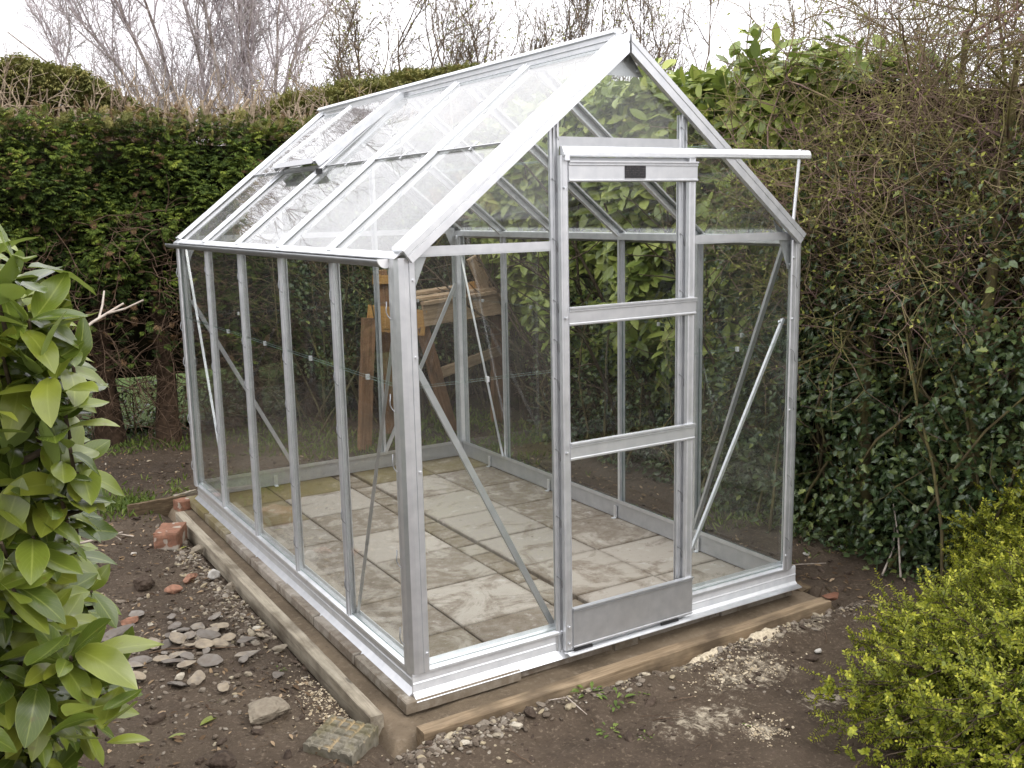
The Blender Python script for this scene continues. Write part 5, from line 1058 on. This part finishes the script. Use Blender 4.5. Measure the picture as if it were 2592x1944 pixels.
# upper haze of fine bare twigs behind
def twig_shrub(name, label, stems, seed, lv=(9, 7, 5), ln=(1., .6, .3), mats=('bark_shrub', 'bark_shrub'), rads=(.03, .008, .004, .0024), up=.12, buds=.15, base=-.2, spread=(.6, .6, .7), cat='shrub', budsize=(.02, .045)):
    global rng; old = rng; rng = np.random.default_rng(seed); h = thing(name, label, cat, (stems[0][0], stems[0][1], GZ)); P = []
    for (x, y, lx, ly, z0, hh) in stems:
        t = np.linspace(0, 1, 10); w_ = .02*hh/3; P.append(np.stack([x+lx*t**(2. if cat == 'tree' else 1.2)+np.cumsum(rng.normal(0, w_, 10)), y+ly*t+np.cumsum(rng.normal(0, w_, 10)), z0+(hh-z0)*t], -1))
    P = np.array(P); g = Geo(); tubes(g, P, np.linspace(rads[0], rads[1]*.9, 10)[None]*rng.uniform(.7, 1.2, (len(P), 1)), 7); g.build('stems' if cat == 'shrub' else 'trunk', M[mats[0]], h)
    A, _, _ = branch_off(P, lv[0], ln[0], 7, spread[0], .13, up, .12); B, _, _ = branch_off(A, lv[1], ln[1], 6, spread[1], .16, up*.7, .1); Cc, _, _ = branch_off(B, lv[2], ln[2], 5, spread[2], .2, up*.3, .05)
    g = Geo(); tubes(g, A, np.linspace(rads[1], rads[2], 7)[None]*np.ones((len(A), 1)), 5); tubes(g, B, np.linspace(rads[2], rads[3], 6)[None]*np.ones((len(B), 1)), 3); g.build('branches', M[mats[1]], h)
    g = Geo(); tubes(g, Cc, np.linspace(rads[3], rads[3]*.6, 5)[None]*np.ones((len(Cc), 1)), 3, smooth=False); g.build('twigs', M[mats[1]], h)
    if buds:
        allp = np.concatenate([B[:, 2:].reshape(-1, 3), Cc[:, 1:].reshape(-1, 3)]); q = allp[rng.random(len(allp)) < buds]; n = len(q); g = Geo(); scatter(g, *SM, q, frames(nrm(rng.normal(0, 1, (n, 3))), nrm(rng.normal(0, 1, (n, 3))), rng.uniform(*budsize, n)), rng.random(n)); g.build('buds', M['bud'], h)
    rng = old
twig_shrub('budding_shrub', 'bare shrub with pale green buds right of the birches above the conifer top', [(3.7, 8.5, -.6, 0, 1.5, 3.5), (3.75, 8.5, -.2, .1, 1.5, 3.7), (3.85, 8.4, .1, 0, 1.5, 3.8), (3.95, 8.5, .5, 0, 1.5, 3.6), (3.2, 8.6, -.5, 0, 1.5, 2.8), (3.4, 8.6, -.1, 0, 1.5, 2.75)], 121, (10, 7, 6), (.8, .5, .26), rads=(.028, .009, .005, .0032), buds=.12)
twig_shrub('budding_shrub', 'dense bare upright shrub behind the middle of the greenhouse ridge', [(4.7+.21*i, 7.7-.1*i, rr, 0, 1.5, 3.7) for i, rr in enumerate((-.5, -.3, -.1, .1, .0, .2, .1, .4, .6, .3))], 122, (11, 7, 6), (.8, .45, .25), rads=(.026, .008, .0045, .0028), up=.25, buds=.1)
for k_, (st_, lb_) in enumerate((((6.0, 5.2, 0, 0, 1.5, 4.2), 'thin bare sapling against the sky, nearest the greenhouse gable'), ((6.4, 4.9, .05, 0, 1.5, 3.9), 'thin bare sapling against the sky, second from the gable'), ((6.9, 4.8, .1, 0, 1.5, 4.3), 'tall thin bare sapling rising above the laurel top'), ((6.3, 4.3, .0, 0, 1.5, 3.6), 'short bare sapling behind the tallest laurel shoots'), ((7.4, 4.2, .0, 0, 1.5, 4.0), 'thin bare sapling nearest the purple thorn twigs'))):
    twig_shrub('bare_sapling', lb_, [st_], 323+k_, (7, 4, 4), (.6, .35, .2), rads=(.016, .006, .004, .0026), up=.1, buds=.16, budsize=(.015, .035))
twig_shrub('thorn_shrub', 'arching purple brown thorn twigs against the sky at top right', [(4.0, .2, -.3, .2, 1.0, 3.3), (4.1, -.4, -.1, .2, 1.0, 3.5), (4.2, -.9, .1, .1, 1.0, 3.5), (4.0, -1.3, .1, -.2, 1.0, 3.4), (4.4, .6, -.2, .5, 1.0, 2.9), (4.3, -.1, .2, .0, 1., 3.3)], 124, (16, 10, 8), (.9, .5, .25), mats=('bark_haw', 'bark_haw'), rads=(.02, .006, .0032, .0019), up=-.02, buds=.05, spread=(.8, .8, .9), budsize=(.01, .02))
# birches beyond the hedge
def birch(label, stems, seed, lv=(14, 9, 10)):
    twig_shrub('birch_tree', label, stems, seed, lv, (1.7, .9, .5), ('bark_birch', 'bark_purple'), (.085, .02, .0085, .0042), .14, 0, spread=(.5, .5, .6), cat='tree')
birch('bare birch leaning left with a haze of purple grey twigs, leftmost of the birches', [(4.1, 18.5, -2.4, 0, 0, 5.7), (4.2, 18.6, -1.7, 0, 0, 6.2), (4.0, 18.6, -3.3, .2, 0, 5.2), (4.25, 18.5, -1.0, 0, 0, 6.6)], 131)
birch('pale multi stemmed bare birch standing in the middle of the birch group', [(4.5, 17.6, -.3, 0, 0, 6.6), (4.75, 17.5, .1, 0, 0, 6.8), (4.4, 17.8, -.7, 0, 0, 6.4)], 132)
birch('bare birch with dark fine twigs spreading right, rightmost of the birches', [(4.9, 17.0, .3, 0, 0, 6.5), (4.95, 17.1, .6, 0, 0, 6.2), (5.0, 17.0, 1.0, 0, 0, 5.4)], 133)
# golden privet in the right foreground
def golden():
    def one(label, c, rad, n, seed, size=.013):
        global rng; old = rng; rng = np.random.default_rng(seed); h = thing('golden_shrub', label, 'shrub', (c[0], c[1], GZ)); c = vec(*c); rad = vec(*rad)
        nb = n//27; dr = rng.normal(0, 1, (nb, 3)); dr[:, 2] = np.abs(dr[:, 2])*.9+.05; dr = nrm(dr); ends = c+dr*rad*rng.uniform(.6, 1.2, (nb, 1)); ends[:, 2] = np.maximum(ends[:, 2], GZ+.02)
        st = c*vec(1, 1, 0)+vec(0, 0, GZ)+(ends-c)*vec(.3, .3, 0); mid = (st+ends)/2+vec(0, 0, .06); P = np.stack([st, (st+mid)/2+vec(0, 0, .02), mid, (mid+ends)/2+vec(0, 0, .015), ends], 1)
        P[:, 1:4] += rng.normal(0, .035, (nb, 3, 3)); g = Geo(); tubes(g, P, np.linspace(.0036, .0013, 5)[None]*np.ones((nb, 1)), 4)
        S, idx, tt = branch_off(P, 8, .1, 5, .7, .2, .08, .35); tubes(g, S, np.linspace(.0014, .0008, 5)[None]*np.ones((len(S), 1)), 3); g.build('stems', M['bark_laurel'], h)
        # leaves in opposite pairs up each shoot
        k = 13; t = np.linspace(.15, 1, k)*4; i = np.minimum(t.astype(int), 3); fr = (t-i)[None, :, None]; pos = S[:, i]*(1-fr)+S[:, i+1]*fr; ax = nrm(S[:, i+1]-S[:, i]); m_ = len(S)
        pos = np.repeat(pos.reshape(-1, 3), 2, 0); ax = np.repeat(ax.reshape(-1, 3), 2, 0); N_ = len(pos); a = rng.uniform(0, 6.28, N_//2).repeat(2)+np.tile([0, np.pi], N_//2)
        rf = nrm(np.cross(ax, vec(.3, .2, .93))); rg = np.cross(ax, rf); rad_ = rf*np.cos(a)[:, None]+rg*np.sin(a)[:, None]; d = nrm(ax*.6+rad_+vec(0, 0, .15)); tl = np.tile(np.repeat(np.linspace(0, 1, k), 2), m_)
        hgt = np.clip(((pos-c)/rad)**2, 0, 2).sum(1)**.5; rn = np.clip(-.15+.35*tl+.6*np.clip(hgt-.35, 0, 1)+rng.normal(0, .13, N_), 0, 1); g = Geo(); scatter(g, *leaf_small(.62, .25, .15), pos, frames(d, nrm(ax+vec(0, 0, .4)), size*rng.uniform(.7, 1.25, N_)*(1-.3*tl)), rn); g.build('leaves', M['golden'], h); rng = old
    one('yellow green small leaved shrub sprawling across the right foreground', (2.04, -1.42, -.12), (1.08, .66, .48), 44000, 141, .018)
    one('smaller yellow green shrub behind the sprawling one at the right edge', (2.85, -.82, -.04), (.5, .42, .48), 24000, 142, .018)
golden()
